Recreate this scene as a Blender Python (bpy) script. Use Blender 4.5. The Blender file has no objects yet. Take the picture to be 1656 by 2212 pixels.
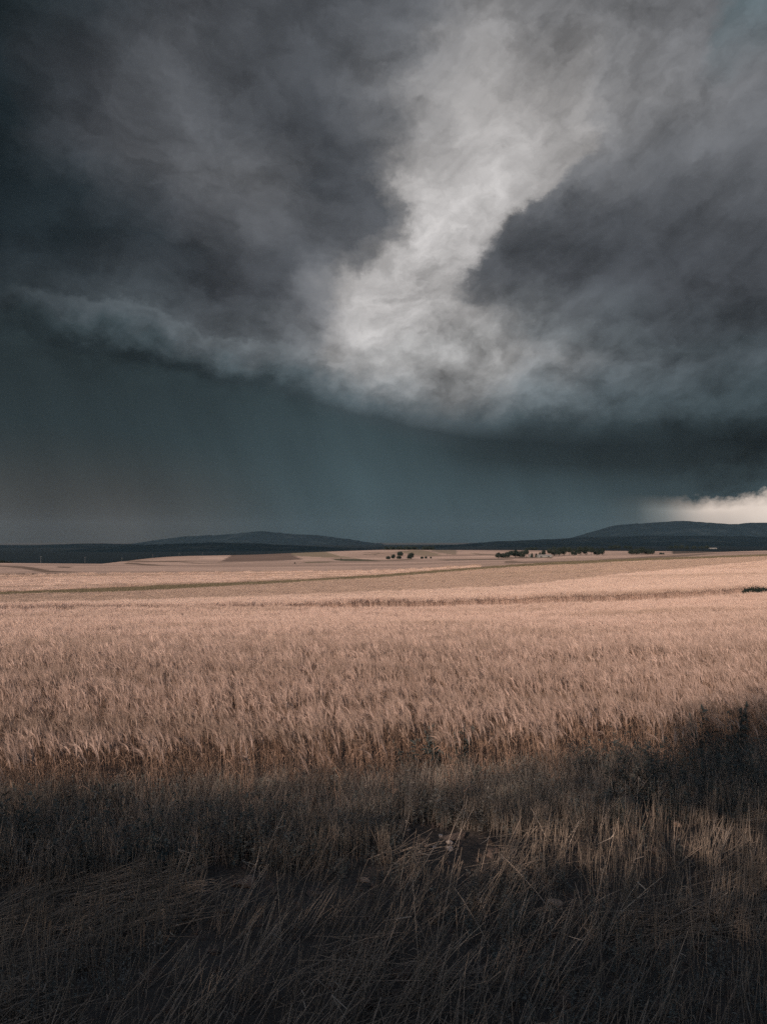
import bpy, math, random
import numpy as np
from mathutils import Vector

R = math.radians
rng = np.random.default_rng(7)
random.seed(7)
scene = bpy.context.scene
COL = scene.collection

# ------------------------------------------------------------------ camera
EYE = 2.6                       # eye height above the stubble (standing on the road bank)
FPX = 28.0 / 36.0 * 1024.0      # focal length in pixels of the 766 x 1024 frame
PITCH = R(1.95)
cam = bpy.data.cameras.new('camera')
cam.lens = 28.0; cam.sensor_fit = 'VERTICAL'; cam.sensor_height = 36.0; cam.sensor_width = 27.0
cam.clip_start = 0.05; cam.clip_end = 60000.0
cam_ob = bpy.data.objects.new('camera', cam); COL.objects.link(cam_ob)
cam_ob.location = (0, 0, EYE); cam_ob.rotation_euler = (R(90) + PITCH, 0, 0)
scene.camera = cam_ob

# ------------------------------------------------------------------ light
SUN_EL = R(20.0)
SUN_AZ = R(205.0)               # bearing the light comes from, clockwise from +Y: behind the camera, a little left
SUN_DIR = Vector((math.sin(SUN_AZ) * math.cos(SUN_EL), math.cos(SUN_AZ) * math.cos(SUN_EL), math.sin(SUN_EL)))
sun = bpy.data.lights.new('sun', 'SUN'); sun.energy = 4.6; sun.angle = R(0.6); sun.color = (1.0, 0.83, 0.73)
sun_ob = bpy.data.objects.new('sun', sun); COL.objects.link(sun_ob)
sun_ob.rotation_euler = (-SUN_DIR).to_track_quat('-Z', 'Y').to_euler()
sun_ob.location = (-10, -20, 30)

vs = scene.view_settings
vs.view_transform = 'Standard'; vs.look = 'None'; vs.exposure = 0.0; vs.gamma = 1.0; vs.use_curve_mapping = False
scene.display_settings.display_device = 'sRGB'
scene.cycles.max_bounces = 6; scene.cycles.diffuse_bounces = 3; scene.cycles.transmission_bounces = 3
scene.cycles.volume_bounces = 0
scene.cycles.use_adaptive_sampling = True; scene.cycles.adaptive_threshold = 0.01
scene.cycles.use_denoising = False

def lin(c):
    c = np.asarray(c, float) / 255.0
    return np.where(c <= 0.04045, c / 12.92, ((c + 0.055) / 1.055) ** 2.4)

# ------------------------------------------------------------------ sky: storm clouds in the world shader
# grey values of the cloud deck, laid out between the edges of its great masses:
# s runs across (0-1 left mass, 1-2 the bright gap, 2-3 right mass), t runs up (0-1 rain, 1-2 shelf cloud, 2-3 above)
SL = [0.0, 0.12, 0.3, 0.5, 0.7, 0.86, 0.95]
SM = [1.07, 1.18, 1.4, 1.7, 1.88, 1.96]
SR = [2.03, 2.15, 2.4, 2.5, 2.58, 2.7, 2.85, 3.0]
S5 = [2.03, 2.15, 2.4, 2.7, 3.0]
SKY = [
 (0.00, [66,64,60,66,65,63,64], [65,67,69,68,66,64], [66,66,68,74,90,124,146,146]),
 (0.15, [70,67,61,69,68,66,67], [68,70,73,72,70,68], [69,69,71,78,100,142,174,174]),
 (0.30, [66,62,57,62,65,67,69], [70,72,75,75,73,71], [71,71,72,80,114,180,208,202]),
 (0.46, [54,53,53,58,62,66,68], [69,72,76,76,74,72], [72,71,72,80,126,202,220,216]),
 (0.56, [50,50,50,54,59,64,66], [68,71,75,75,73,71], [71,70,68,70,90,166,206,206]),
 (0.63, [48,48,49,53,58,63,65], [67,70,73,73,71,69], [68,68,65,62,60,64,72,74]),
 (0.75, [46,46,47,51,56,61,64], [65,67,70,70,68,66], [64,63,60,56,54]),
 (0.93, [43,43,44,48,53,58,61], [62,65,67,66,61,56], [52,48,43,39,37]),
 (1.08, [39,39,39,43,49,55,59], [62,64,66,66,62,57], [50,45,39,35,34]),
 (1.20, [39,39,42,47,53,60,66], [70,78,90,98,96,88], [80,68,53,43,39]),
 (1.45, [44,44,54,70,79,86,91], [90,106,130,138,142,138],[134,118,96,74,64]),
 (1.72, [51,51,67,85,95,102,108], [112,136,160,166,170,166],[156,136,104,78,70]),
 (1.88, [53,53,72,90,100,107,114],[122,148,176,182,174,160],[142,124,98,76,68]),
 (2.10, [41,41,48,56,64,72,94], [118,142,178,186,166,132],[94,84,72,68,66]),
 (2.17, [36,36,41,54,67,76,106],[130,160,190,196,178,144],[86,76,70,70,74]),
 (2.27, [34,34,44,74,92,84,92],[148,182,200,196,176,150],[98,86,78,80,86]),
 (2.40, [35,35,66,96,104,68,78],[158,178,178,170,162,154],[122,112,102,98,98]),
 (2.55, [35,35,62,90,76,68,86],[116,138,152,152,148,144],[132,130,122,110,100]),
 (2.72, [34,34,52,80,76,80,94],[110,132,140,130,126,122],[120,120,114,104,94]),
 (3.00, [38,38,50,64,68,76,84],[94,104,110,106,102,100],[100,98,94,88,84]),
]
def tint(L, t_, s_):
    L = float(L)
    dark = np.array([0.78, 1.03, 1.16]); mid = np.array([0.945, 0.993, 1.068]); hi = np.array([1.012, 0.996, 0.99])
    rain = np.array([0.835, 1.038, 1.105])
    if L < 62: c = dark + (mid - dark) * max(0, (L - 34) / 28.0)
    elif L < 150: c = mid + (hi - mid) * (L - 62) / 88.0
    else: c = hi
    if t_ < 1.0:
        c = rain
        if t_ < 0.62 and s_ < 1.0: c = rain + (np.array([1.01, 1.0, 0.98]) - rain) * min(1, (0.62 - t_) / 0.4) * (1.0 if s_ < 0.6 else (1.0 - s_) / 0.4)
        if t_ < 0.57 and s_ > 2.3: c = rain + (np.array([1.06, 0.985, 0.925]) - rain) * min(1, max(0, s_ - 2.45) / 0.2)
    elif t_ < 2.0:
        c = c + (rain - c) * (0.75 if t_ < 1.5 else 0.45) * min(1, max(0.12, (150 - L) / 90.0))
    elif t_ > 2.6 and (s_ > 2.5 or s_ < 0.3): c = c * 0.5 + rain * 0.5
    return lin(np.clip(L * c, 0, 255))
K = 0.46296                    # display pixels -> pixels of the 1024 frame
HZ = 1165.0                    # row of eye level
def ang_of(px, py):
    """bearing and height (radians) of a display-pixel direction"""
    u = (px - 828.0) * K / FPX; v = (HZ - py) * K / FPX
    return math.atan(u), math.atan(v * math.cos(math.atan(u)))
EDGE_L = [(980,-260),(900,0),(850,80),(800,150),(805,200),(850,290),(838,330),(812,380),(868,440),(845,490),(790,540),(740,580),(695,640),(645,700),(640,760),(640,1190)]
EDGE_R = [(1340,-260),(1320,0),(1298,190),(1308,260),(1240,330),(1190,400),(1085,470),(1040,530),(1000,570),(1000,640),(1050,680),(1090,760),(1000,900),(1000,1190)]
SHELF_LO = [(-200,700),(0,722),(130,740),(250,764),(440,812),(600,852),(770,905),(900,945),(1050,975),(1200,988),(1400,994),(1656,985),(1850,975)]
SHELF_HI = [(-200,595),(0,612),(100,625),(200,640),(300,655),(430,700),(560,722),(640,738),(720,745),(850,740),(960,702),(1060,668),(1160,660),(1300,685),(1450,700),(1656,690),(1850,680)]

class NT:
    def __init__(self, tree): self.t = tree
    def n(self, kind, **kw):
        nd = self.t.nodes.new(kind)
        for k, v in kw.items(): setattr(nd, k, v)
        return nd
    def put(self, sock, val):
        if hasattr(val, 'node'): self.t.links.new(val, sock)
        elif val is not None: sock.default_value = val
    def noise3(self, *a, **k): return self.noise(*a, dim='3D', **k)
    def math(self, op, a, b=None, c=None, clamp=False):
        nd = self.n('ShaderNodeMath', operation=op, use_clamp=clamp)
        for s, v in zip(nd.inputs, (a, b, c)): self.put(s, v)
        return nd.outputs[0]
    def vmath(self, op, a, b=None):
        nd = self.n('ShaderNodeVectorMath', operation=op)
        self.put(nd.inputs[0], a)
        if b is not None: self.put(nd.inputs[3 if op == 'SCALE' else 1], b)
        return nd.outputs['Vector']
    def mix(self, fac, a, b, blend='MIX'):
        nd = self.n('ShaderNodeMix', data_type='RGBA', blend_type=blend)
        self.put(nd.inputs['Factor'], fac); self.put(nd.inputs[6], a); self.put(nd.inputs[7], b)
        return nd.outputs[2]
    def rng(self, v, a, b, c=0.0, d=1.0, smooth=True):
        nd = self.n('ShaderNodeMapRange', interpolation_type='SMOOTHSTEP' if smooth else 'LINEAR')
        for s, x in zip(nd.inputs, (v, a, b, c, d)): self.put(s, x)
        return nd.outputs[0]
    def noise(self, vec, scale, detail=4, rough=0.55, lac=2.0, dist=0.0, out='Fac', dim='2D'):
        nd = self.n('ShaderNodeTexNoise', noise_dimensions=dim)
        self.put(nd.inputs['Vector'], vec); nd.inputs['Scale'].default_value = scale
        nd.inputs['Detail'].default_value = detail; nd.inputs['Roughness'].default_value = rough
        nd.inputs['Lacunarity'].default_value = lac; nd.inputs['Distortion'].default_value = dist
        return nd.outputs[out]
    def comb(self, x, y, z):
        nd = self.n('ShaderNodeCombineXYZ')
        for s, v in zip(nd.inputs, (x, y, z)): self.put(s, v)
        return nd.outputs[0]

def build_world():
    w = bpy.data.worlds.new('World'); scene.world = w; w.use_nodes = True
    w.cycles.sampling_method = 'MANUAL'; w.cycles.sample_map_resolution = 512
    t = w.node_tree; t.nodes.clear(); N = NT(t)
    out = N.n('ShaderNodeOutputWorld'); bg = N.n('ShaderNodeBackground')
    bg.inputs['Strength'].default_value = 0.15
    t.links.new(bg.outputs[0], out.inputs['Surface'])
    tc = N.n('ShaderNodeTexCoord').outputs['Generated']
    sep = N.n('ShaderNodeSeparateXYZ'); t.links.new(tc, sep.inputs[0]); dx, dy, dz = sep.outputs
    az0 = N.math('ARCTAN2', dx, dy)
    el0 = N.math('ARCSINE', N.math('MAXIMUM', N.math('MINIMUM', dz, 0.9999), -0.9999))
    # where the deck has structure: above the shelf line; the rain curtain below it is smooth
    shelf = N.math('ADD', el0, N.math('MULTIPLY', az0, 0.115))
    mask = N.rng(shelf, R(7.2), R(11.0), 0.03, 1.0)
    low = N.math('MULTIPLY', N.rng(az0, R(17), R(24)), N.rng(el0, R(1.4), R(2.6)))    # broken edge over the gap at right
    mask = N.math('MAXIMUM', mask, N.math('MULTIPLY', low, 1.0))
    ang = N.comb(az0, N.math('MULTIPLY', el0, 1.35), 0.0)
    # domain warp: billows push the cloud edges about
    wb = N.noise(ang, 6.5, 8, 0.66, out='Color')
    warp = N.vmath('SCALE', N.vmath('SUBTRACT', wb, (0.5, 0.5, 0.5)), N.math('MULTIPLY', mask, 0.105))
    ws = N.n('ShaderNodeSeparateXYZ'); t.links.new(warp, ws.inputs[0])
    az = N.math('ADD', az0, ws.outputs[0]); el = N.math('ADD', el0, N.math('MULTIPLY', ws.outputs[1], 0.8))
    # edges of the masses as curves: bearing over height for the sides, height over bearing for the shelf
    A0, A1, E0, E1 = R(-40), R(40), R(-2), R(42)
    def curve(fac, pts, lo, hi):
        """one float over one float, through a ramp"""
        cr = N.n('ShaderNodeValToRGB'); ramp = cr.color_ramp
        pts = sorted(pts); pts = [p for i, p in enumerate(pts) if i == 0 or p[0] > pts[i - 1][0] + 1e-4]
        for i, (p, v) in enumerate(pts):
            el_ = ramp.elements[i] if i < 2 else ramp.elements.new(min(1, max(0, p)))
            el_.position = min(1, max(0, p)); q = (v - lo) / (hi - lo); el_.color = (q, q, q, 1)
        t.links.new(fac, cr.inputs[0])
        sp_ = N.n('ShaderNodeSeparateColor'); t.links.new(cr.outputs[0], sp_.inputs[0])
        return N.math('MULTIPLY_ADD', sp_.outputs[0], hi - lo, lo)
    fe = N.rng(el, E0, E1, smooth=False); fa = N.rng(az, A0, A1, smooth=False)
    side_pts = lambda P: [((ang_of(x, y)[1] - E0) / (E1 - E0), ang_of(x, y)[0]) for x, y in P]
    shelf_pts = lambda P: [((ang_of(x, y)[0] - A0) / (A1 - A0), ang_of(x, y)[1]) for x, y in P]
    eL = curve(fe, side_pts(EDGE_L), R(-20), R(20)); eR = curve(fe, side_pts(EDGE_R), R(-20), R(20))
    sB = curve(fa, shelf_pts(SHELF_LO), 0.0, R(20)); sT = curve(fa, shelf_pts(SHELF_HI), 0.0, R(20))
    amin = ang_of(-150, 600)[0]; amax = ang_of(1800, 600)[0]; e0 = ang_of(828, 1190)[1]; e3 = ang_of(828, -260)[1]
    def span(v, lo, hi): return N.rng(v, lo, hi, 0.0, 1.0, smooth=False)
    S = N.math('ADD', N.math('ADD', span(az, amin, eL), span(az, eL, eR)), span(az, eR, amax))
    T = N.math('ADD', N.math('ADD', span(el, e0, sB), span(el, sB, sT)), span(el, sT, e3))
    fac = N.math('DIVIDE', S, 3.0); col = None; prev = None
    for t_, l, m, r in SKY:
        if len(r) == 5: r = np.interp(SR, S5, r)
        cr = N.n('ShaderNodeValToRGB'); ramp = cr.color_ramp
        for i, (s_, L) in enumerate(zip(SL + SM + SR, list(l) + list(m) + list(r))):
            el_ = ramp.elements[i] if i < 2 else ramp.elements.new(s_ / 3.0)
            el_.position = s_ / 3.0; el_.color = (*tint(L, t_, s_), 1)
        t.links.new(fac, cr.inputs[0])
        col = cr.outputs[0] if col is None else N.mix(N.rng(T, prev, t_, smooth=False), col, cr.outputs[0])
        prev = t_
    # billows, and streaks drawn out along the deck
    bil = N.noise(N.vmath('ADD', ang, N.vmath('SCALE', warp, 0.9)), 8.0, 7, 0.60)
    slope = N.rng(az0, -0.12, 0.12, 0.22, -0.62)          # streaks fall to the right on the left, rise to the right on the right
    ang2 = N.comb(N.math('MULTIPLY', az0, 0.75), N.math('MULTIPLY', N.math('MULTIPLY_ADD', az0, slope, el0), 2.3), 0.0)
    stk = N.rng(N.noise(N.vmath('ADD', ang2, N.vmath('SCALE', warp, 0.8)), 7.0, 6, 0.56), 0.28, 0.72)
    bil = N.rng(bil, 0.30, 0.70, 0.0, 1.0)
    dd = N.math('ADD', N.math('MULTIPLY', N.math('SUBTRACT', bil, 0.5), 0.48), N.math('MULTIPLY', N.math('SUBTRACT', stk, 0.5), 0.32))
    puff = N.noise(N.vmath('ADD', ang, N.vmath('SCALE', warp, 0.5)), 24.0, 4, 0.5)
    belt = N.math('MULTIPLY', mask, N.math('SUBTRACT', 1.0, N.rng(el0, R(13), R(22))))
    dd = N.math('ADD', dd, N.math('MULTIPLY', N.math('MULTIPLY', N.math('SUBTRACT', puff, 0.5), 0.95), belt))
    scud = N.noise(N.vmath('ADD', N.comb(N.math('MULTIPLY', az0, 0.8), N.math('MULTIPLY', el0, 1.7), 0.0), N.vmath('SCALE', warp, 0.7)), 13.0, 6, 0.62)
    dd = N.math('SUBTRACT', dd, N.rng(scud, 0.52, 0.66, 0.0, 0.11))
    gain = N.math('MAXIMUM', N.math('ADD', 1.03, N.math('MULTIPLY', dd, N.math('ADD', mask, 0.02))), 0.35)
    shaft = N.noise(N.comb(N.math('MULTIPLY_ADD', el0, 0.35, az0), N.math('MULTIPLY', el0, 0.25), 0.0), 14.0, 3, 0.5)
    gain = N.math('ADD', gain, N.math('MULTIPLY', N.math('MULTIPLY', N.math('SUBTRACT', shaft, 0.5), 0.42), N.math('SUBTRACT', 1.0, mask)))
    col = N.vmath('SCALE', col, N.math('MULTIPLY', gain, 1.0 / 0.15))
    # the storm covers the view; toward the sun behind the camera the deck breaks up into blue
    sky = N.n('ShaderNodeTexSky'); sky.sky_type = 'NISHITA'; sky.sun_disc = False
    sky.sun_elevation = SUN_EL; sky.sun_rotation = SUN_AZ
    side = N.math('MAXIMUM', N.rng(N.math('ABSOLUTE', az0), R(46), R(110), 0.001, 0.85), N.rng(el0, R(44), R(75), 0.001, 0.85))
    fin = N.mix(side, col, sky.outputs[0])
    t.links.new(fin, bg.inputs['Color'])
build_world()

# ------------------------------------------------------------------ helpers
def tag(o, label=None, cat=None, group=None, kind=None):
    if label: o['label'] = label
    if cat: o['category'] = cat
    if group: o['group'] = group
    if kind: o['kind'] = kind
    return o

class MB:
    """collects triangles / quads into one mesh"""
    def __init__(s): s.v = []; s.f = []; s.m = []; s.n = 0
    def add(s, verts, faces, mi=0):
        s.v.append(np.asarray(verts, float).reshape(-1, 3))
        for f in faces: s.f.append(tuple(i + s.n for i in f)); s.m.append(mi)
        s.n += len(s.v[-1])
    def tube(s, pts, rad, sides=3, mi=0):
        pts = np.asarray(pts, float); k = len(pts); vs_ = []
        for i in range(k):
            d = pts[min(i + 1, k - 1)] - pts[max(i - 1, 0)]; d /= np.linalg.norm(d) + 1e-9
            a = np.cross(d, (0.3, 0.9, 0.2)); a /= np.linalg.norm(a) + 1e-9; b = np.cross(d, a)
            for j in range(sides):
                t_ = 2 * math.pi * j / sides
                vs_.append(pts[i] + rad[i] * (math.cos(t_) * a + math.sin(t_) * b))
        fs = []
        for i in range(k - 1):
            for j in range(sides):
                j2 = (j + 1) % sides
                fs.append((i * sides + j, i * sides + j2, (i + 1) * sides + j2, (i + 1) * sides + j))
        fs.append(tuple(range((k - 1) * sides, k * sides)))
        s.add(vs_, fs, mi)
    def blade(s, pts, wid, mi=0, side=None):
        """flat tapering ribbon along pts"""
        pts = np.asarray(pts, float); k = len(pts)
        d = pts[-1] - pts[0]; w = side if side is not None else np.cross(d, rng.normal(size=3))
        w = np.asarray(w, float); w /= np.linalg.norm(w) + 1e-9
        vs_ = []; fs = []
        for i in range(k - 1): vs_ += [pts[i] - w * wid[i] / 2, pts[i] + w * wid[i] / 2]
        vs_.append(pts[-1])
        for i in range(k - 2): fs.append((2 * i, 2 * i + 1, 2 * i + 3, 2 * i + 2))
        fs.append((2 * (k - 2), 2 * (k - 2) + 1, 2 * (k - 1)))
        s.add(vs_, fs, mi)
    def mesh(s, name, mats, smooth=False):
        me = bpy.data.meshes.new(name)
        me.from_pydata(np.concatenate(s.v).tolist() if s.v else [], [], s.f)
        for m in (mats if isinstance(mats, (list, tuple)) else [mats]): me.materials.append(m)
        if any(s.m): me.polygons.foreach_set('material_index', s.m)
        if smooth: me.polygons.foreach_set('use_smooth', [True] * len(me.polygons))
        me.update(); return me
    def obj(s, name, mats, parent=None, smooth=False, loc=None):
        return link(name, s.mesh(name, mats, smooth), parent, loc)
def link(name, me, parent=None, loc=None):
    o = bpy.data.objects.new(name, me); COL.objects.link(o)
    if parent: o.parent = parent
    if loc is not None: o.location = loc
    return o
def empty(name, loc, rz=0.0, scl=1.0):
    o = bpy.data.objects.new(name, None); COL.objects.link(o); o.empty_display_size = 0.2
    o.location = loc; o.rotation_euler = (0, 0, rz); o.scale = (scl, scl, scl) if np.isscalar(scl) else scl
    return o

# smooth value noise on arrays
_tab = rng.random((256, 256))
def vnoise(x, y):
    xi = np.floor(x).astype(int); yi = np.floor(y).astype(int); fx = x - xi; fy = y - yi
    fx = fx * fx * (3 - 2 * fx); fy = fy * fy * (3 - 2 * fy)
    g = lambda a, b: _tab[a % 256, b % 256]
    return (g(xi, yi) * (1 - fx) + g(xi + 1, yi) * fx) * (1 - fy) + (g(xi, yi + 1) * (1 - fx) + g(xi + 1, yi + 1) * fx) * fy
def fbm(x, y, oct_=4):
    s = 0; a = 0.5; n = 0
    for i in range(oct_):
        s = s + a * vnoise(x * 2 ** i + 17 * i, y * 2 ** i + 31 * i); n += a; a *= 0.5
    return s / n

# ------------------------------------------------------------------ terrain: depth below the eye over distance, five bearings
PROF = {
 -0.482: [(8,2.6),(16,2.95),(30,3.75),(50,5.0),(80,6.7),(110,8.1),(200,11.2),(400,16),(600,19.6),(750,21.8),(830,24.5),(1100,42),(2000,58),(5000,62),(9000,66)],
 -0.241: [(8,2.6),(16,2.95),(30,3.8),(60,5.6),(110,7.9),(150,9.0),(300,13),(600,20),(900,26.6),(1100,26.8),(1250,26.2),(1400,30),(2000,50),(5000,60),(9000,66)],
  0.0:   [(8,2.6),(16,2.95),(30,3.8),(60,5.5),(100,7.2),(150,8.5),(300,12.2),(600,18.2),(1000,26.7),(1120,28.6),(1250,25),(1400,18.4),(1500,19.2),(2000,42),(5000,56),(9000,64)],
  0.13:  [(8,2.6),(16,2.95),(30,3.8),(60,5.4),(100,6.9),(200,8.6),(350,11.0),(600,16.5),(1000,24.5),(1200,24.5),(1420,19.6),(1560,21),(2000,36),(5000,52),(9000,62)],
  0.241: [(8,2.6),(16,2.95),(30,3.75),(62,5.2),(100,6.6),(180,7.9),(280,8.7),(400,9.4),(500,10.0),(560,12.5),(800,19),(1100,20.6),(1600,22.4),(2500,30),(5000,45),(9000,58)],
  0.482: [(8,2.6),(16,2.9),(30,3.5),(65,4.7),(110,6.0),(200,7.6),(330,8.7),(500,8.7),(650,8.9),(730,11.5),(900,18),(1100,22.5),(1600,26),(2500,31),(5000,45),(9000,58)],
}
LG = np.linspace(math.log(8), math.log(9000), 400)
_cols = sorted(PROF)
_raw = []
for u in _cols:
    d = np.array(PROF[u]); z = np.interp(LG, np.log(d[:, 0]), d[:, 1])
    k = np.exp(-np.linspace(-2, 2, 13) ** 2); k /= k.sum()
    _raw.append(np.convolve(np.pad(z, 6, mode='edge'), k, mode='valid'))
_raw = np.array(_raw)
UG = np.linspace(-0.6, 0.6, 97)
_tbl = np.zeros((97, 400))
for i, u in enumerate(UG):
    f = np.interp(u, _cols, np.arange(len(_cols))); a = min(int(f), len(_cols) - 2); b = f - a; b = b * b * (3 - 2 * b) * 0.5 + b * 0.5
    _tbl[i] = _raw[a] * (1 - b) + _raw[a + 1] * b
def depth(x, y):
    """metres below the eye of the bare ground"""
    x = np.asarray(x, float); y = np.asarray(y, float)
    yy = np.clip(y, 8.0, 8999.0)
    u = np.clip(x / np.maximum(y, 8.0), -0.599, 0.599)
    fu = (u + 0.6) / 1.2 * 96; fl = (np.log(yy) - LG[0]) / (LG[-1] - LG[0]) * 399
    i = np.clip(fu.astype(int), 0, 95); j = np.clip(fl.astype(int), 0, 398); a = fu - i; b = fl - j
    d = (_tbl[i, j] * (1 - a) + _tbl[i + 1, j] * a) * (1 - b) + (_tbl[i, j + 1] * (1 - a) + _tbl[i + 1, j + 1] * a) * b
    return d
def ground_z(x, y):
    x = np.asarray(x, float); y = np.asarray(y, float)
    z = EYE - depth(x, y)
    near = np.clip((14 - y) / 5.0, 0, 1)
    z = z + near * (0.07 * (fbm(x * 1.3 + 5, y * 1.3 + 9, 3) - 0.5) + 0.05 * (fbm(x * 6, y * 6, 3) - 0.5))
    # the road bank the photographer stands on
    bank = np.clip((2.6 - y) / 1.7, 0, 1); bank = bank * bank * (3 - 2 * bank)
    z = z + bank * 0.98
    # gentle swells in the distance
    far = np.clip((y - 250) / 400.0, 0, 1)
    z = z + far * 2.2 * (fbm(x / 170.0 + 3, y / 260.0, 3) - 0.5)
    return z

def ray(px, py):
    """world direction of source-photo pixel (2432 x 3248)"""
    X = (px - 1216.0) / 3248.0 * 1024.0 / FPX; Y = (1624.0 - py) / 3248.0 * 1024.0 / FPX
    c, s = math.cos(PITCH), math.sin(PITCH)
    return np.array([X, c - Y * s, s + Y * c])
def on_ground(px, py, dmax=400.0, lift=0.0):
    d = ray(px, py); y = 3.0
    while y < dmax:
        x = d[0] / d[1] * y; z = EYE + d[2] / d[1] * y
        if z <= float(ground_z(x, y)) + lift: break
        y *= 1.002
    return np.array([x, y, float(ground_z(x, y))])
def at(px, y):
    """point on the ground in the bearing of source column px, y metres out"""
    d = ray(px, 1740); x = d[0] / d[1] * y
    return np.array([x, y, float(ground_z(x, y))])

# field boundaries: rows (1656-wide display) of the crop tops -> distance
def row_to_y(u, row, crop=0.65, ymax=1200):
    ys = np.exp(np.linspace(math.log(9), math.log(ymax), 900))
    x = u * ys; rows = HZ + (depth(x, ys) - crop) / ys * FPX / K
    k = np.argmax(rows <= row)
    return ys[k] if rows[k] <= row else ymax
_ub = np.linspace(-0.6, 0.6, 61)
def boundary(pts, crop=0.65, ymax=1200):
    p = np.array(pts, float); pu = (p[:, 0] - 828) * K / FPX
    rows = np.interp(_ub, pu, p[:, 1])
    lo = (p[1, 1] - p[0, 1]) / (pu[1] - pu[0]); hi = (p[-1, 1] - p[-2, 1]) / (pu[-1] - pu[-2])
    rows = np.where(_ub < pu[0], p[0, 1] + lo * (_ub - pu[0]), rows); rows = np.where(_ub > pu[-1], p[-1, 1] + hi * (_ub - pu[-1]), rows)
    return np.array([row_to_y(u, r, crop, ymax) for u, r in zip(_ub, rows)])
B12 = boundary([(0,1343),(400,1335),(560,1329),(828,1322),(1240,1308),(1500,1296),(1656,1285)], 0.0, 120)
B23 = boundary([(0,1318),(280,1306),(558,1294),(820,1284),(1100,1272),(1250,1256),(1369,1240),(1656,1212)], 0.6, 420)
B34 = boundary([(0,1291),(280,1282),(558,1267),(828,1250),(1100,1228),(1369,1214),(1656,1203)], 0.3, 560)
B34 = np.maximum(B34, B23 + 12)
EDGE = np.interp(_ub, [-0.6,-0.48,-0.25,0,0.2,0.3,0.48,0.6], [7.5,7.6,7.9,8.2,8.6,9.0,9.5,9.8])
GAP = np.interp(_ub, [-0.6,-0.2,0.0,0.3,0.6], [0.5,2.0,11.0,13.0,14.0])
TRK = np.minimum(0.25 * B34, 60.0)
def fu(tab, u): return np.interp(u, _ub, tab)

# ------------------------------------------------------------------ materials
def mat(name, build):
    m = bpy.data.materials.new(name); m.use_nodes = True
    t = m.node_tree; t.nodes.clear(); N = NT(t)
    out = N.n('ShaderNodeOutputMaterial'); build(N, out); return m
def principled(N, out, col, rough=0.8, spec=0.2, normal=None):
    p = N.n('ShaderNodeBsdfPrincipled'); N.put(p.inputs['Base Color'], col)
    N.put(p.inputs['Roughness'], rough); p.inputs['Specular IOR Level'].default_value = spec
    if normal is not None: N.t.links.new(normal, p.inputs['Normal'])
    N.t.links.new(p.outputs[0], out.inputs['Surface']); return p
def bump(N, h, strength=0.5, dist=0.02):
    b = N.n('ShaderNodeBump'); b.inputs['Strength'].default_value = strength; b.inputs['Distance'].default_value = dist
    N.t.links.new(h, b.inputs['Height']); return b.outputs[0]

def straw(name, c1, c2, c3, patch=0.12, pamt=0.5, transl=0.22):
    """dry plant: colour varies per plant clump and in broad patches across the field"""
    def b(N, out):
        oi = N.n('ShaderNodeObjectInfo'); pos = N.n('ShaderNodeNewGeometry').outputs['Position']
        f = N.noise3(N.vmath('MULTIPLY', pos, (0.42, 1.5, 1.0)), patch, 4, 0.6)
        col = N.mix(oi.outputs['Random'], (*c1, 1), (*c2, 1))
        col = N.mix(N.math('MULTIPLY', N.rng(f, 0.48, 0.68), pamt), col, (*c3, 1))
        g = N.noise3(pos, 55.0, 2, 0.5); col = N.mix(N.rng(g, 0.25, 0.75, 0.0, 0.35), col, N.vmath('SCALE', col, 0.55))
        d = N.n('ShaderNodeBsdfDiffuse'); N.put(d.inputs[0], col)
        tr = N.n('ShaderNodeBsdfTranslucent'); N.put(tr.inputs[0], col)
        mx = N.n('ShaderNodeMixShader'); mx.inputs[0].default_value = transl
        N.t.links.new(d.outputs[0], mx.inputs[1]); N.t.links.new(tr.outputs[0], mx.inputs[2])
        N.t.links.new(mx.outputs[0], out.inputs['Surface'])
    return mat(name, b)
M = {}
M['barley'] = straw('barley_straw', (0.70,0.505,0.405), (0.62,0.435,0.345), (0.42,0.295,0.22), 0.22, 0.75)
M['stem'] = straw('barley_stem', (0.40,0.26,0.185), (0.30,0.19,0.13), (0.28,0.20,0.135), 0.35, 0.5, 0.12)
M['barley_green'] = straw('barley_turning', (0.50,0.36,0.28), (0.43,0.305,0.235), (0.39,0.285,0.21), 0.03, 0.6)
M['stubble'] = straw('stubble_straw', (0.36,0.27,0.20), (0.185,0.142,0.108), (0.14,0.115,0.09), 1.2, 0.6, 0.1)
M['dry'] = straw('dry_grass', (0.36,0.28,0.22), (0.25,0.20,0.16), (0.21,0.18,0.14), 1.2, 0.6, 0.15)
M['weed'] = straw('weed_leaf', (0.17,0.175,0.15), (0.23,0.205,0.17), (0.26,0.205,0.165), 1.5, 0.6, 0.2)
M['dark_weed'] = straw('thistle_leaf', (0.06,0.07,0.065), (0.09,0.092,0.082), (0.085,0.075,0.066), 3.0, 0.4, 0.1)
M['grass'] = straw('verge_grass', (0.155,0.125,0.08), (0.19,0.15,0.098), (0.13,0.108,0.066), 0.05, 0.6, 0.15)
M['leaf'] = straw('tree_leaf', (0.024,0.033,0.028), (0.034,0.042,0.034), (0.018,0.026,0.024), 0.2, 0.5, 0.1)
def simple(name, col, rough=0.8, var=0.25, scale=3.0, spec=0.2, bmp=0.0):
    def b(N, out):
        tc = N.n('ShaderNodeTexCoord').outputs['Object']; f = N.noise3(tc, scale, 5, 0.6)
        c = N.mix(N.rng(f, 0.25, 0.75), tuple(v * (1 - var) for v in col) + (1,), tuple(min(1, v * (1 + var)) for v in col) + (1,))
        principled(N, out, c, rough, spec, bump(N, f, bmp, 0.02) if bmp else None)
    return mat(name, b)
M['bark'] = simple('bark', (0.06,0.048,0.04), 0.9, 0.4, 6.0)
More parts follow.
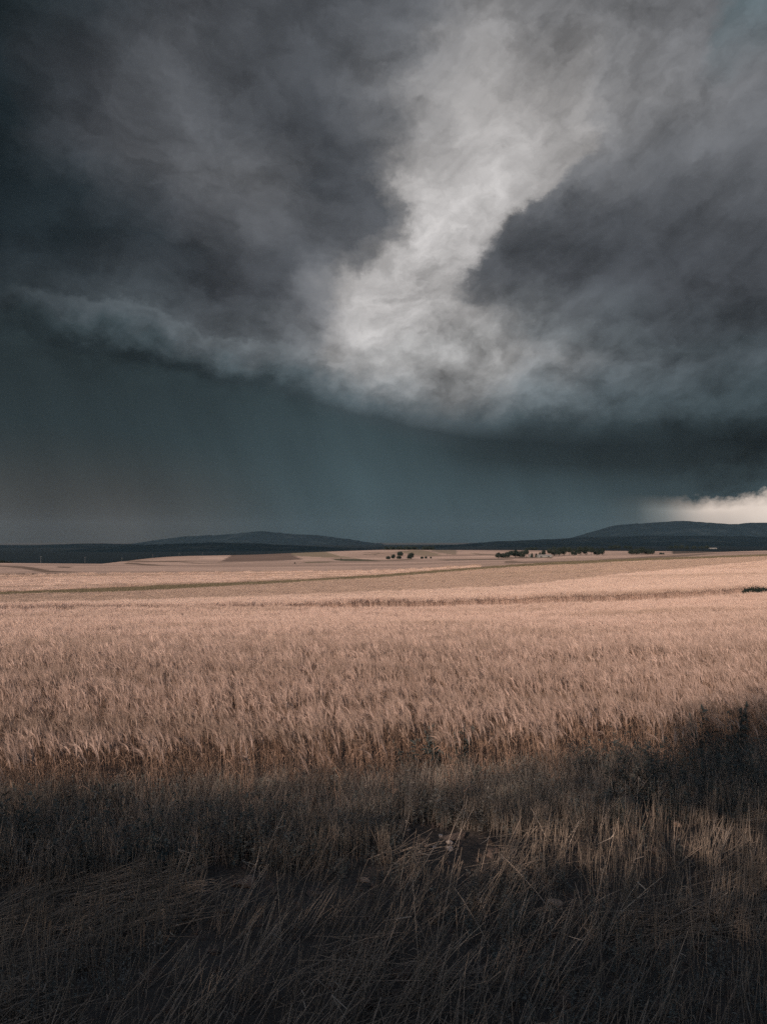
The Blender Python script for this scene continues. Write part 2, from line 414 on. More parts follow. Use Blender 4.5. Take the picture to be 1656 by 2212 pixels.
M['wood'] = simple('weathered_pole', (0.10,0.10,0.10), 0.85, 0.3, 8.0)
M['shed_wall'] = simple('pale_wall', (0.17,0.16,0.145), 0.8, 0.08, 1.0)
M['shed_roof'] = simple('metal_roof', (0.22,0.20,0.18), 0.6, 0.1, 1.0)
M['dark_opening'] = simple('dark_door', (0.05,0.05,0.05), 0.7, 0.2, 1.0)
M['stone'] = simple('limestone', (0.46,0.37,0.31), 0.9, 0.35, 14.0, 0.2, 0.6)
M['stone_warm'] = simple('ochre_stone', (0.38,0.255,0.18), 0.9, 0.35, 14.0, 0.2, 0.6)
M['clod'] = simple('soil_clod', (0.19,0.135,0.105), 0.95, 0.4, 18.0, 0.1, 0.9)

def ground_build(N, out):
    at_ = N.n('ShaderNodeAttribute'); at_.attribute_name = 'crop'
    pos = N.n('ShaderNodeNewGeometry').outputs['Position']
    sp = N.n('ShaderNodeSeparateXYZ'); N.t.links.new(pos, sp.inputs[0])
    f1 = N.noise3(pos, 0.9, 6, 0.65); f2 = N.noise3(pos, 14.0, 5, 0.65)
    # drill rows and wheel lines run along the fields
    st = N.comb(N.math('MULTIPLY', sp.outputs[0], 0.004), N.math('MULTIPLY', sp.outputs[1], 0.05), 0.0)
    f3 = N.noise3(st, 1.0, 5, 0.6)
    c = N.mix(N.rng(f1, 0.3, 0.7, 0.0, 0.35), at_.outputs['Color'], N.vmath('SCALE', at_.outputs['Color'], 0.6))
    c = N.mix(N.rng(f2, 0.35, 0.65, 0.0, 0.4), c, N.vmath('SCALE', c, 0.6))
    c = N.mix(N.rng(f3, 0.40, 0.64, 0.0, 0.45), c, N.vmath('SCALE', c, 0.62))
    f4 = N.noise3(N.comb(N.math('MULTIPLY', sp.outputs[0], 0.02), N.math('MULTIPLY', sp.outputs[1], 0.10), 0.0), 1.0, 6, 0.7)
    c = N.mix(N.rng(f4, 0.40, 0.62, 0.0, 0.35), c, N.vmath('SCALE', c, 0.66))
    tl = N.math('SINE', N.math('MULTIPLY', N.math('ADD', N.math('MULTIPLY', sp.outputs[0], 0.34), N.math('MULTIPLY', sp.outputs[1], 0.94)), 0.30))
    tl = N.math('MULTIPLY', N.rng(tl, 0.90, 0.99, 0.0, 0.30), N.rng(sp.outputs[1], 200.0, 300.0))
    c = N.mix(tl, c, N.vmath('SCALE', c, 0.6))
    h = N.math('ADD', N.math('MULTIPLY', f2, 0.5), f1)
    principled(N, out, c, 0.95, 0.05, bump(N, h, 0.9, 0.12))
M['ground'] = mat('field_ground', ground_build)

# ------------------------------------------------------------------ the ground sheet
def poly_mask(px, py, poly):
    """which image points lie inside a polygon"""
    inside = np.zeros(px.shape, bool); n = len(poly)
    for i in range(n):
        x1, y1 = poly[i]; x2, y2 = poly[(i + 1) % n]
        c = ((y1 > py) != (y2 > py)) & (px < (x2 - x1) * (py - y1) / (y2 - y1 + 1e-9) + x1)
        inside ^= c
    return inside
def build_ground():
    ys = np.concatenate([np.linspace(-320, -6, 26), np.linspace(-5.5, 3.0, 18), np.arange(3.06, 11, 0.06),
                         np.exp(np.linspace(math.log(11), math.log(9000), 620))])
    us = np.concatenate([np.linspace(-1.6, -0.62, 22), np.linspace(-0.6, 0.6, 361), np.linspace(0.62, 1.6, 22)])
    w = np.where(ys > 8, ys, np.where(ys > 3, 8.0, 8 + (3 - ys)))
    X = us[None, :] * w[:, None]; Y = np.repeat(ys[:, None], len(us), 1)
    Z = ground_z(X, Y)
    U = X / np.maximum(Y, 8.0)
    PXs = 1216 + U * FPX / 1024 * 3248                       # column in source pixels
    ROW = (HZ + (depth(X, Y) - (Y > 8) * np.interp(Y, [8, 400, 500], [0.6, 0.6, 0.0])) / np.maximum(Y, 8) * FPX / K) / K * K  # display row
    SY = ROW * 3248 / 2212.0
    straw_c = np.array([0.68, 0.465, 0.35]); soil = np.array([0.105, 0.083, 0.067])
    C = np.zeros(X.shape + (3,)); C[:] = straw_c
    n1 = fbm(X / 60.0, Y / 90.0, 4)[..., None]
    C *= 0.82 + 0.36 * n1
    parcel = np.floor(fbm(X / 210.0 + 2, Y / 75.0 + 7, 2) * 9.0) / 9.0
    C *= np.where(Y > 200, 0.62 + 0.72 * parcel, 1.0)[..., None] * np.where((np.floor(parcel * 9) % 2 == 0) & (Y > 200), 1.0, 0.9)[..., None]
    b12 = fu(B12, U); b23 = fu(B23, U); b34 = fu(B34, U)
    C[Y < b12] = soil * 1.4
    C[(Y > b12 - fu(GAP, U)) & (Y < b12)] = np.array([0.26, 0.19, 0.135])
    C[Y < fu(EDGE, U) + 0.2] = soil
    m = (Y > b23) & (Y < b34); C[m] = C[m] * np.array([0.80, 0.80, 0.77])
    m = (Y > b34 - 1) & (Y < b34 + fu(TRK, U)); C[m] = np.array([0.20, 0.165, 0.11])
    far = Y > 560
    def paint(poly, col, ymin=400, ymax=1700):
        m = poly_mask(PXs, SY, poly) & (Y > ymin) & (Y < ymax); C[m] = C[m] * 0.15 + np.array(col) * 0.85
    z7 = lambda x, y: (700 + x / 3.312, 1700 + y / 3.312)
    plough = (0.19, 0.13, 0.10); olive = (0.30, 0.235, 0.15); pale = (0.60, 0.43, 0.32); green = (0.085, 0.095, 0.055)
    paint([z7(*p) for p in [(0,266),(80,225),(150,190),(350,164),(720,160),(770,212),(870,246),(600,256),(0,268)]], plough, 500)
    paint([z7(*p) for p in [(705,165),(960,152),(1060,155),(1240,212),(1430,236),(1180,226),(770,214)]], olive, 700)
    paint([z7(*p) for p in [(1060,153),(1090,152),(1300,214),(1430,232),(1240,212)]], pale, 700)
    paint([z7(*p) for p in [(1160,238),(1420,240),(1660,258),(1660,270),(1300,268),(1200,252)]], green, 700)
    paint([z7(*p) for p in [(860,276),(1200,272),(1120,286),(900,290)]], (0.22,0.18,0.11), 400)
    z8 = lambda x, y: (1150 + x / 5.52, 1720 + y / 5.52)
    for poly in ([(0,178),(200,190),(560,218),(540,226),(200,200),(0,186)], [(0,212),(260,222),(250,232),(0,222)],
                 [(430,172),(700,170),(860,160),(640,180)], [(0,318),(420,318),(780,300),(1000,308),(700,322),(0,338)]):
        paint([z8(*p) for p in poly], (0.20, 0.15, 0.10), 500)
    paint([z8(*p) for p in [(640,168),(870,140),(1050,140),(1300,205),(1420,238),(1100,244),(960,232),(760,205)]], (0.33,0.25,0.165), 600)
    paint([z8(*p) for p in [(1180,150),(1300,132),(1656,135),(1656,222),(1480,215)]], (0.31,0.235,0.165), 600)
    z1 = lambda x, y: (x / 2.02, 1640 + y / 2.02)
    for poly in ([(0,312),(150,318),(330,340),(520,348),(300,350),(140,330),(0,322)], [(0,356),(420,352),(560,350),(0,372)],
                 [(370,320),(470,322),(460,330),(380,328)], [(700,278),(1280,280),(1100,288),(760,284)],
                 [(820,288),(1000,305),(1130,312),(980,312),(800,300)], [(480,275),(760,258),(900,262),(560,282)],
                 [(1100,285),(1280,292),(1600,286),(1280,300)], [(100,440),(350,452),(260,462),(120,452)]):
        paint([z1(*p) for p in poly], (0.20, 0.14, 0.10), 160)
    z3 = lambda x, y: (1600 + x / 1.99, 1640 + y / 1.99)
    for poly in ([(0,278),(540,265),(520,272),(0,285)], [(0,258),(300,252),(300,258),(0,262)], [(560,262),(900,245),(1400,228),(1200,240),(700,265)]):
        paint([z3(*p) for p in poly], (0.27, 0.195, 0.14), 160)
    z2 = lambda x, y: (800 + x / 2.02, 1640 + y / 2.02)
    for poly in ([(1400,233),(1560,243),(1700,250),(1560,250),(1420,240)], [(1180,275),(1660,268),(1660,276),(1240,283)], [(200,362),(330,358),(300,366)]):
        paint([z2(*p) for p in poly], (0.22, 0.165, 0.115), 160)
    # the plain beyond the crests: dull pasture and woods, the cloud shadow painted into their colour
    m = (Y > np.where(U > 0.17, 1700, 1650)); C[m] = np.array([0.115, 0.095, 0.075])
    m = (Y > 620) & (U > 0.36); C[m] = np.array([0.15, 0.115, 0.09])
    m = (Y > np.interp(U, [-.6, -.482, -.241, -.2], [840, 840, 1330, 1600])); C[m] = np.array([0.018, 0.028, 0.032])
    nr, nc = X.shape
    me = bpy.data.meshes.new('ground')
    V = np.stack([X, Y, Z], -1).reshape(-1, 3)
    idx = np.arange(nr * nc).reshape(nr, nc)
    F = np.stack([idx[:-1, :-1], idx[:-1, 1:], idx[1:, 1:], idx[1:, :-1]], -1).reshape(-1, 4)
    me.vertices.add(len(V)); me.vertices.foreach_set('co', V.ravel())
    me.loops.add(F.size); me.loops.foreach_set('vertex_index', F.ravel())
    me.polygons.add(len(F)); me.polygons.foreach_set('loop_start', np.arange(0, F.size, 4)); me.polygons.foreach_set('loop_total', np.full(len(F), 4))
    me.polygons.foreach_set('use_smooth', np.ones(len(F), bool))
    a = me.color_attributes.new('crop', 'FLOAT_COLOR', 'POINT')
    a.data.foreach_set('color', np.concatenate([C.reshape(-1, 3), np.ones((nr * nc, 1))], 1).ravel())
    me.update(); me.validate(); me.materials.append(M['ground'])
    tag(link('ground', me), kind='structure')
build_ground()
# the low plain that carries on to the horizon
b = MB(); b.add([(-15000,7800,-66.5),(15000,7800,-66.5),(15000,15000,-66.5),(-15000,15000,-66.5)], [(0,1,2,3)])
tag(b.obj('plain', simple('far_plain', (0.07,0.065,0.058), 0.95, 0.3, 0.001)), kind='structure')

# ------------------------------------------------------------------ far hills
def hill(name, pts, dist, deep, colr, base=-70.0, rough=5.0):
    """a wooded ridge: skyline given over bearing, real depth behind and a slope in front"""
    p = np.array(pts, float); us = (p[:, 0] - 828) * K / FPX
    U = np.linspace(us[0], us[-1], 520); top = (HZ - np.interp(U, us, p[:, 1])) * K / FPX * dist + EYE
    k = np.exp(-np.linspace(-2, 2, 11) ** 2); k /= k.sum(); top = np.convolve(np.pad(top, 5, mode='edge'), k, mode='valid')
    top = top + (fbm(U * 160, U * 0 + dist * .01, 5) - 0.5) * rough * 1.5
    fr = np.linspace(-1, 1, 33); V = []
    for f in fr:
        yy = dist + f * deep * (0.8 if f < 0 else 1.0)
        sh = np.cos(f * math.pi / 2) ** 1.2
        xx = U * dist * (1 + 0.12 * f * deep / dist)
        zz = base + (top - base) * sh + (fbm(xx / 260.0, np.full_like(xx, yy) / 260.0, 4) - 0.5) * rough * 5 * sh * (1 - sh)* 2
        V.append(np.stack([xx, np.full_like(xx, yy), zz], -1))
    V = np.concatenate(V); n = len(U)
    F = [(i * n + j, i * n + j + 1, (i + 1) * n + j + 1, (i + 1) * n + j) for i in range(32) for j in range(n - 1)]
    m_ = MB(); m_.add(V, F)
    tag(m_.obj(name, colr, smooth=True), kind='structure')
def hillmat(name, c, c2):
    def b(N, out):
        pos = N.n('ShaderNodeNewGeometry').outputs['Position']
        f = N.noise3(pos, 0.004, 6, 0.65); g = N.noise3(pos, 0.03, 4, 0.6)
        col = N.mix(N.rng(f, 0.5, 0.66), (*c, 1), (*c2, 1))
        col = N.mix(N.rng(g, 0.3, 0.7, 0.0, 0.5), col, N.vmath('SCALE', col, 0.6))
        principled(N, out, col, 0.95, 0.0)
    return mat(name, b)
woods_shaded = hillmat('distant_woods_shaded', (0.009,0.018,0.023), (0.022,0.031,0.034))  # forest colour darkened to carry the cloud shadow lying on the hills
moor_shaded = hillmat('distant_moor_shaded', (0.014,0.026,0.033), (0.028,0.041,0.047))  # farthest ridges, cloud shadow also mixed into the base colour
hill('hill', [(-900,1180),(-300,1172),(0,1180),(100,1178),(190,1174),(260,1176),(330,1180),(420,1186),(520,1192)], 6500, 1400, woods_shaded, -70)
hill('hill', [(60,1200),(200,1185),(330,1177),(450,1172.5),(550,1174),(650,1180),(760,1185),(850,1188),(960,1193)], 4200, 1100, woods_shaded, -70, 3)
hill('hill', [(260,1182),(310,1174),(350,1166),(400,1159.5),(450,1157),(505,1154),(540,1150),(565,1147.5),(590,1150),(640,1154.5),(700,1158),(760,1166),(810,1174),(880,1182)], 10500, 1800, moor_shaded, -70, 10)
hill('hill', [(940,1180),(1000,1176),(1089,1169),(1180,1166),(1275,1161),(1387,1158),(1500,1158),(1656,1160),(1900,1158),(2500,1165)], 7000, 1500, woods_shaded, -70, 6)
hill('hill', [(1130,1186),(1220,1172),(1285,1150),(1330,1135),(1400,1130),(1469,1126),(1530,1130),(1596,1134),(1617,1129.5),(1656,1130),(1760,1120),(2000,1128),(2600,1140)], 10500, 2200, moor_shaded, -70, 10)
hill('hill', [(780,1184),(900,1181),(1000,1177),(1100,1176),(1250,1174),(1400,1172),(1560,1172),(1750,1171),(2200,1172)], 5200, 700, woods_shaded, -70, 4)

# ------------------------------------------------------------------ scatter helper (uncountable crops and grasses only)
def proto_collection(name, meshes):
    c = bpy.data.collections.new(name)
    for i, me in enumerate(meshes):
        o = bpy.data.objects.new('%s_%02d' % (name, i), me); c.objects.link(o)
    return c
def scatter(name, pts, rot, scl, pick, coll, label=None, cat=None):
    me = bpy.data.meshes.new(name)
    n = len(pts); me.vertices.add(n); me.vertices.foreach_set('co', np.asarray(pts, float).ravel())
    a = me.attributes.new('rot', 'FLOAT_VECTOR', 'POINT'); a.data.foreach_set('vector', np.asarray(rot, float).ravel())
    a = me.attributes.new('scl', 'FLOAT_VECTOR', 'POINT'); a.data.foreach_set('vector', np.asarray(scl, float).ravel())
    a = me.attributes.new('pick', 'INT', 'POINT'); a.data.foreach_set('value', np.asarray(pick, np.int32))
    me.update()
    ob = link(name, me)
    ng = bpy.data.node_groups.new(name + '_scatter', 'GeometryNodeTree')
    ng.interface.new_socket('Geometry', in_out='INPUT', socket_type='NodeSocketGeometry')
    ng.interface.new_socket('Geometry', in_out='OUTPUT', socket_type='NodeSocketGeometry')
    N = ng.nodes; L = ng.links
    gi = N.new('NodeGroupInput'); go = N.new('NodeGroupOutput'); iop = N.new('GeometryNodeInstanceOnPoints')
    ci = N.new('GeometryNodeCollectionInfo'); ci.inputs['Collection'].default_value = coll
    ci.inputs['Separate Children'].default_value = True; ci.inputs['Reset Children'].default_value = True
    def attr(nm, ty):
        x = N.new('GeometryNodeInputNamedAttribute'); x.data_type = ty; x.inputs[0].default_value = nm; return x.outputs[0]
    er = N.new('FunctionNodeEulerToRotation'); L.new(attr('rot', 'FLOAT_VECTOR'), er.inputs[0])
    L.new(gi.outputs[0], iop.inputs['Points']); L.new(ci.outputs[0], iop.inputs['Instance'])
    iop.inputs['Pick Instance'].default_value = True
    L.new(attr('pick', 'INT'), iop.inputs['Instance Index']); L.new(er.outputs[0], iop.inputs['Rotation'])
    L.new(attr('scl', 'FLOAT_VECTOR'), iop.inputs['Scale']); L.new(iop.outputs[0], go.inputs[0])
    md = ob.modifiers.new('scatter', 'NODES'); md.node_group = ng
    return tag(ob, label, cat, kind='stuff')
def jitter(y0, y1, cell, umax=0.6, grow=0.0):
    """jittered points on the ground between two distances, inside the view wedge"""
    ys = np.arange(y0, y1, cell); out = []
    for y in ys:
        xs = np.arange(-umax * y, umax * y, cell)
        out.append(np.stack([xs + rng.uniform(-.5, .5, len(xs)) * cell, y + rng.uniform(-.5, .5, len(xs)) * cell], -1))
    p = np.concatenate(out); return p[:, 0], p[:, 1]

# ------------------------------------------------------------------ barley
def barley_plant(mb, x, y, lod):
    h = rng.uniform(0.52, 0.70); wind = rng.normal(math.pi * 0.93, 0.75); lean = rng.uniform(0.02, 0.16) * h
    wd = np.array([math.cos(wind), math.sin(wind), 0.0]); base = np.array([x, y, 0.0])
    t = np.array([0, 0.35, 0.7, 0.92]); P = [base + wd * lean * a ** 2 + np.array([0, 0, h * a]) for a in t]
    nod = rng.uniform(0.05, 1.0) if rng.random() < 0.8 else rng.uniform(1.0, 1.7)                                     # how far the ear bows over
    ax0 = np.array([0, 0, 1.0]); k = 3 if lod == 0 else 2
    seg = 0.085 / k * rng.uniform(0.85, 1.15); H = [P[-1]]
    for i in range(k + 1):
        a = nod * (i + 0.6) / (k + 1); d = ax0 * math.cos(a) + wd * math.sin(a); H.append(H[-1] + d * seg)
    tip = d
    if lod == 0:
        mb.tube(P, [0.0022, 0.0021, 0.0018, 0.0015], 3, 1)
        mb.tube(H, [0.002, 0.0062, 0.0072, 0.006, 0.002], 4, 0)
        for i in range(18):
            q = H[1 + i % k] + rng.normal(0, 0.002, 3)
            s_ = rng.normal(0, 1, 3); s_ -= tip * s_.dot(tip); s_ /= np.linalg.norm(s_)
            e = q + (tip + s_ * rng.uniform(0.05, 0.55)) * rng.uniform(0.09, 0.16)
            mb.blade([q, e], [0.0024, 0], 0)
        for i in range(2):
            z0 = rng.uniform(0.15, 0.75) * h; q = base + np.array([0, 0, z0]) + wd * lean * (z0 / h) ** 2
            a = rng.uniform(0, 6.28); o = np.array([math.cos(a), math.sin(a), 0])
            l = rng.uniform(0.08, 0.17)
            mb.blade([q, q + o * l * .45 + np.array([0, 0, l * .4]), q + o * l * .9 + np.array([0, 0, l * rng.uniform(-.5, .2)])], [0.008, 0.007, 0], 1)
    else:
        f = 1.3 if lod == 1 else 2.6
        sd = np.array([1.0, rng.uniform(-.6, .6), 0])
        mb.blade([P[0], P[2], P[3] + [0, 0, .01]], [0.004 * f, 0.004 * f, 0], 1, sd)
        mb.tube(H, [0.003 * f, 0.007 * f, 0.006 * f, 0.002 * f], 3, 0)
        for i in range(6 if lod == 1 else 3):
            q = H[1]; s_ = rng.normal(0, 1, 3); s_ -= tip * s_.dot(tip); s_ /= np.linalg.norm(s_)
            mb.blade([q, H[-1] + (tip + s_ * rng.uniform(0.05, 0.4)) * rng.uniform(0.07, 0.12)], [0.0045 * f, 0], 0)
def barley_clumps(name, n, cell, plants, lod, mats):
    out = []
    for i in range(n):
        mb = MB()
        for j in range(plants):
            barley_plant(mb, rng.uniform(-.55, .55) * cell, rng.uniform(-.55, .55) * cell, lod)
        out.append(mb.mesh('%s_%d' % (name, i), mats))
    return proto_collection(name, out)
mats = [M['barley'], M['stem']]
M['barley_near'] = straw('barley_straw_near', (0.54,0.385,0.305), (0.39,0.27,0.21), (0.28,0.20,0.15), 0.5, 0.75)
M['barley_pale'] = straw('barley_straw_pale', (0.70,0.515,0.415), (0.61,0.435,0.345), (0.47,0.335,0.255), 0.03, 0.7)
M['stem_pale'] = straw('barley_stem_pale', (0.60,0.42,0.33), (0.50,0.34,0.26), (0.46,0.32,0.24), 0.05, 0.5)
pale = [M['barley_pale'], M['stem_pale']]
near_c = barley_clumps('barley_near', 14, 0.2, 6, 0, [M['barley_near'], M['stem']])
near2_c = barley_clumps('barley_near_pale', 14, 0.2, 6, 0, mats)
mid_c = barley_clumps('barley_mid', 8, 0.5, 52, 1, mats)
far_c = barley_clumps('barley_far', 6, 1.0, 85, 2, pale)
front_c = barley_clumps('barley_front', 6, 0.5, 40, 1, pale)
turn_c = barley_clumps('barley_turning', 6, 1.0, 80, 2, [M['barley_green'], M['barley_green']])
vfar_c = barley_clumps('barley_vfar', 5, 2.2, 170, 2, pale)

def crop_attrs(x, y, n_var, hs=1.0, wind=0.45):
    wave = fbm(x / 2.6 + 40, y / 0.8, 4); broad = fbm(x / 12.0, y / 3.5, 3)
    h = hs * (0.72 + 0.36 * wave + 0.24 * broad) * rng.uniform(0.93, 1.07, len(x))
    rot = np.stack([rng.normal(0, 0.06, len(x)), rng.normal(-0.05, 0.07, len(x)), rng.normal(0, wind, len(x))], -1)
    scl = np.stack([np.ones(len(x)), np.ones(len(x)), h], -1)
    return rot, scl, rng.integers(0, n_var, len(x))
def lay(name, x, y, coll, n_var, hs=1.0, label=None, cat=None):
    rot, scl, pk = crop_attrs(x, y, n_var, hs); z = ground_z(x, y)
    return scatter(name, np.stack([x, y, z], -1), rot, scl, pk, coll, label, cat)
x, y = jitter(6.4, 34, 0.2); u = x / y
keep = (y > fu(EDGE, u) + 0.35 * (fbm(x * 1.5, y * 1.5, 2) - 0.5)) | ((y > fu(EDGE, u) - 0.9) & (rng.random(len(x)) < 0.16))
second = rng.random(len(x)) < np.clip((y - 11) / 18.0, 0, 1)
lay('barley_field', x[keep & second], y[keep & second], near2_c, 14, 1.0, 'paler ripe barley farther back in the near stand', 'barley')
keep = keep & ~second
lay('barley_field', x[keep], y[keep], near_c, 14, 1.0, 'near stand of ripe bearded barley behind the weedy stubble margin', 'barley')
x, y = jitter(34, 95, 0.5); u = x / y
keep = y < fu(B12, u) - fu(GAP, u) + 0.8 * (fbm(x / 3, y / 3, 2) - .5)
lay('barley_field', x[keep], y[keep], mid_c, 8, 1.0, 'ripe barley stand running back to the grassy track, middle distance', 'barley')
x, y = jitter(40, 110, 0.45); u = x / y
keep = (y > fu(B12, u)) & (y < fu(B12, u) + 5) & (y < fu(B23, u))
lay('barley_field', x[keep], y[keep], front_c, 6, 1.3, 'upright stalks at the cut front edge of the second barley stand', 'barley')
x, y = jitter(40, 150, 0.8); u = x / y
keep = (y > fu(B12, u) + 5) & (y < fu(B23, u))
lay('barley_field', x[keep], y[keep], far_c, 6, 1.25, 'pale second barley stand beyond the grassy track', 'barley')
x, y = jitter(150, 420, 1.9); u = x / y
keep = (y < fu(B23, u))
lay('barley_field', x[keep], y[keep], vfar_c, 5, 1.1, 'pink-tan barley wedge rising to the right skyline', 'barley')
x, y = jitter(60, 160, 0.9); u = x / y
k2 = (y > fu(B23, u)) & (y < fu(B34, u) - 2.0)
lay('barley_strip', x[k2], y[k2], turn_c, 6, 0.95, 'duller olive-tan strip of barley between the pale stand and green track', 'barley')
x, y = jitter(160, 430, 1.9); u = x / y
k2 = (y > fu(B23, u)) & (y < fu(B34, u) - 2.0)
turn2_c = barley_clumps('barley_turning_far', 4, 2.2, 160, 2, [M['barley_green'], M['barley_green']])
lay('barley_strip', x[k2], y[k2], turn2_c, 4, 0.95, 'dull barley strip narrowing toward the right-hand crest', 'barley')
x, y = jitter(110, 400, 1.9); u = x / y
k3 = (y > fu(B34, u) + fu(TRK, u)) & (u < 0.12) & (rng.random(len(x)) > np.clip((y - 170) / 160, 0, 1))
dull = fbm(x / 70 + 5, y / 11, 3) > 0.54
lay('barley_strip', x[k3 & dull], y[k3 & dull], turn2_c, 4, 0.9, 'dull streaks of thin crop in the far field beyond the green track', 'barley')
k3 = k3 & ~dull
lay('barley_field', x[k3], y[k3], vfar_c, 5, 0.95, 'far sunlit barley beyond the green track', 'barley')

# ------------------------------------------------------------------ verge grass along the track and tufts in the gap
def tuft(n, h, spread, w, matn, curl=0.5):
    mb = MB()
    for i in range(n):
        a = rng.uniform(0, 6.28); r = spread * math.sqrt(rng.random()); o = np.array([math.cos(a), math.sin(a), 0.0])
        q = o * r; l = h * rng.uniform(0.5, 1.1); a2 = rng.uniform(0, 6.28); o2 = np.array([math.cos(a2), math.sin(a2), 0.0])
        mb.blade([q, q + o2 * l * .15 * curl + np.array([0, 0, l * .6]), q + o2 * l * .6 * curl + np.array([0, 0, l * (1 - .2 * curl)])], [w, w * .8, 0], 0)
    return mb.mesh('tuft', M[matn])
verge_c = proto_collection('verge', [tuft(70, 0.55, 1.0, 0.035, 'grass', 0.6) for _ in range(5)])
uu = rng.uniform(-0.58, 0.58, 14000); yb = fu(B34, uu); yy = yb + rng.uniform(-0.05, 1, len(uu)) * fu(TRK, uu); xx = uu * yy
n_ = len(xx); sc_ = rng.uniform(0.6, 1.3, n_)
scatter('verge_grass', np.stack([xx, yy, ground_z(xx, yy)], -1), np.stack([0 * xx, 0 * xx, rng.uniform(0, 6.28, n_)], -1),
        np.stack([np.ones(n_), np.ones(n_), sc_], -1), rng.integers(0, 5, n_), verge_c, 'dark green grass verge running diagonally across the barley fields', 'grass')
gap_c = proto_collection('gap_grass', [tuft(60, 0.22, 0.5, 0.02, 'grass', 0.9) for _ in range(4)])
uu = rng.uniform(-0.1, 0.58, 1500); yy = fu(B12, uu) - fu(GAP, uu) * rng.uniform(0.0, 0.6, len(uu)); xx = uu * yy; n_ = len(xx)
scatter('track_grass', np.stack([xx, yy, ground_z(xx, yy)], -1), np.stack([0 * xx, 0 * xx, rng.uniform(0, 6.28, n_)], -1),
        np.repeat(rng.uniform(0.5, 1.2, n_)[:, None], 3, 1), rng.integers(0, 4, n_), gap_c, 'low grass on the narrow track before the second barley stand', 'grass')

# ------------------------------------------------------------------ stubble, flattened straw and margin weeds in the foreground
def stub_clump(lean_mu, lean_sd, n, hmin, hmax, spread):
    mb = MB()
    for i in range(n):
        q = np.array([rng.normal(0, spread), rng.normal(0, spread * .6), -0.02]); h = rng.uniform(hmin, hmax)
        le = rng.normal(lean_mu, lean_sd); a = rng.normal(0.25, 0.5); o = np.array([math.cos(a), math.sin(a), 0.0])
        d = o * math.sin(le) + np.array([0, 0, math.cos(le)]); kink = rng.normal(0, 0.012, 3)
        mb.tube([q, q + d * h * .5 + kink, q + d * h + rng.normal(0, 0.01, 3)], [0.0029, 0.0027, 0.0021], 3, 0)
        if rng.random() < 0.35:
            z = rng.uniform(.3, .8); p = q + d * h * z; s_ = rng.normal(0, 1, 3); s_[2] = abs(s_[2]) * .4; s_ /= np.linalg.norm(s_)
            l = rng.uniform(0.05, 0.14); mb.blade([p, p + s_ * l * .5 + [0, 0, .01], p + s_ * l - np.array([0, 0, l * .3])], [0.006, 0.006, 0], 0)
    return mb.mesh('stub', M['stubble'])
def straw_mat(n, spread):
    mb = MB()
    for i in range(n):
        q = np.array([rng.normal(0, spread), rng.normal(0, spread), rng.uniform(0.0, 0.07)]); a = rng.normal(0.35, 0.5); l = rng.uniform(0.15, 0.42)
        d = np.array([math.cos(a), math.sin(a), rng.uniform(-0.05, 0.35)]); d /= np.linalg.norm(d)
        mb.tube([q - d * l * .2, q + d * l * .4 + rng.normal(0, .01, 3), q + d * l * .9], [0.0025, 0.0023, 0.0016], 3, 0)
    return mb.mesh('straw_mat', M['stubble'])
up_c = proto_collection('stub_up', [stub_clump(0.07, 0.11, 5, 0.20, 0.42, 0.05) for _ in range(8)])
lean_c = proto_collection('stub_lean', [stub_clump(0.50, 0.25, 5, 0.20, 0.44, 0.06) for _ in range(8)])
mat_c = proto_collection('straw_mats', [straw_mat(26, 0.13) for _ in range(6)])
def fore(y0, y1, cell, umax=0.62):
    x, y = jitter(y0, y1, cell, umax); return x, y
x, y = fore(3.2, 9.2, 0.10); u = x / y
end = np.interp(u, [-.6, -.3, 0, .2, .5], [6.3, 6.6, 6.9, 7.5, 7.9])
leanf = fbm(x * 0.55 + 3, y * 0.55, 3) + 0.10 * np.clip((6.2 - y) / 2, 0, 1) - 0.12 * np.clip((y - 6.3), 0, 1)
dens = fbm(x * 0.9 + 11, y * 1.2 + 4, 3)
def clear_mask(x, y):
    c = np.ones(len(x), bool)
    for cpx, cpy, cr_ in [(1405,2672,0.30),(1480,2662,0.24),(1340,2650,0.24),(2096,2450,0.28),(1985,2545,0.24),(773,2805,0.24),(990,2830,0.17),(1760,2868,0.18),(1153,2790,0.17),(2148,2618,0.14),(1814,2555,0.16),(1697,2664,0.12)]:
        cp = on_ground(cpx, cpy); c &= (((x - cp[0]) / cr_) ** 2 + ((y - cp[1] + 0.9 * cr_) / (1.9 * cr_)) ** 2 > 1) | (rng.random(len(x)) < 0.10)
    return c
clear = clear_mask(x, y)
row = (np.sin((x * 0.25 + y) * 2 * math.pi / 0.24) > -0.35)
ok = (y < end + 0.5 * (fbm(x * 2, y * 2, 2) - .5)) & (dens > 0.25) & row & clear & (rng.random(len(x)) < 0.66)
def put(name, sel, coll, nv, tilt, smin, smax, label, cat, rz=0.4):
    px, py = x[sel], y[sel]; n_ = len(px)
    scatter(name, np.stack([px, py, ground_z(px, py)], -1),
            np.stack([rng.normal(0, tilt, n_), rng.normal(0, tilt, n_), rng.normal(0, rz, n_)], -1),
            np.repeat(rng.uniform(smin, smax, n_)[:, None], 3, 1), rng.integers(0, nv, n_), coll, label, cat)
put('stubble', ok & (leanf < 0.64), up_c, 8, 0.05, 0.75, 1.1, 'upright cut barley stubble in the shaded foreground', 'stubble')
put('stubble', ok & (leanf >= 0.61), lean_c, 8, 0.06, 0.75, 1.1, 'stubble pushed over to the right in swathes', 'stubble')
put('loose_straw', (y < end - 0.2) & clear & (fbm(x * 1.1 + 7, y * 1.3, 3) > 0.52) & (rng.random(len(x)) < 0.16), mat_c, 6, 0.05, 0.8, 1.2, 'loose flattened straw lying between the stubble stalks', 'straw', 0.5)

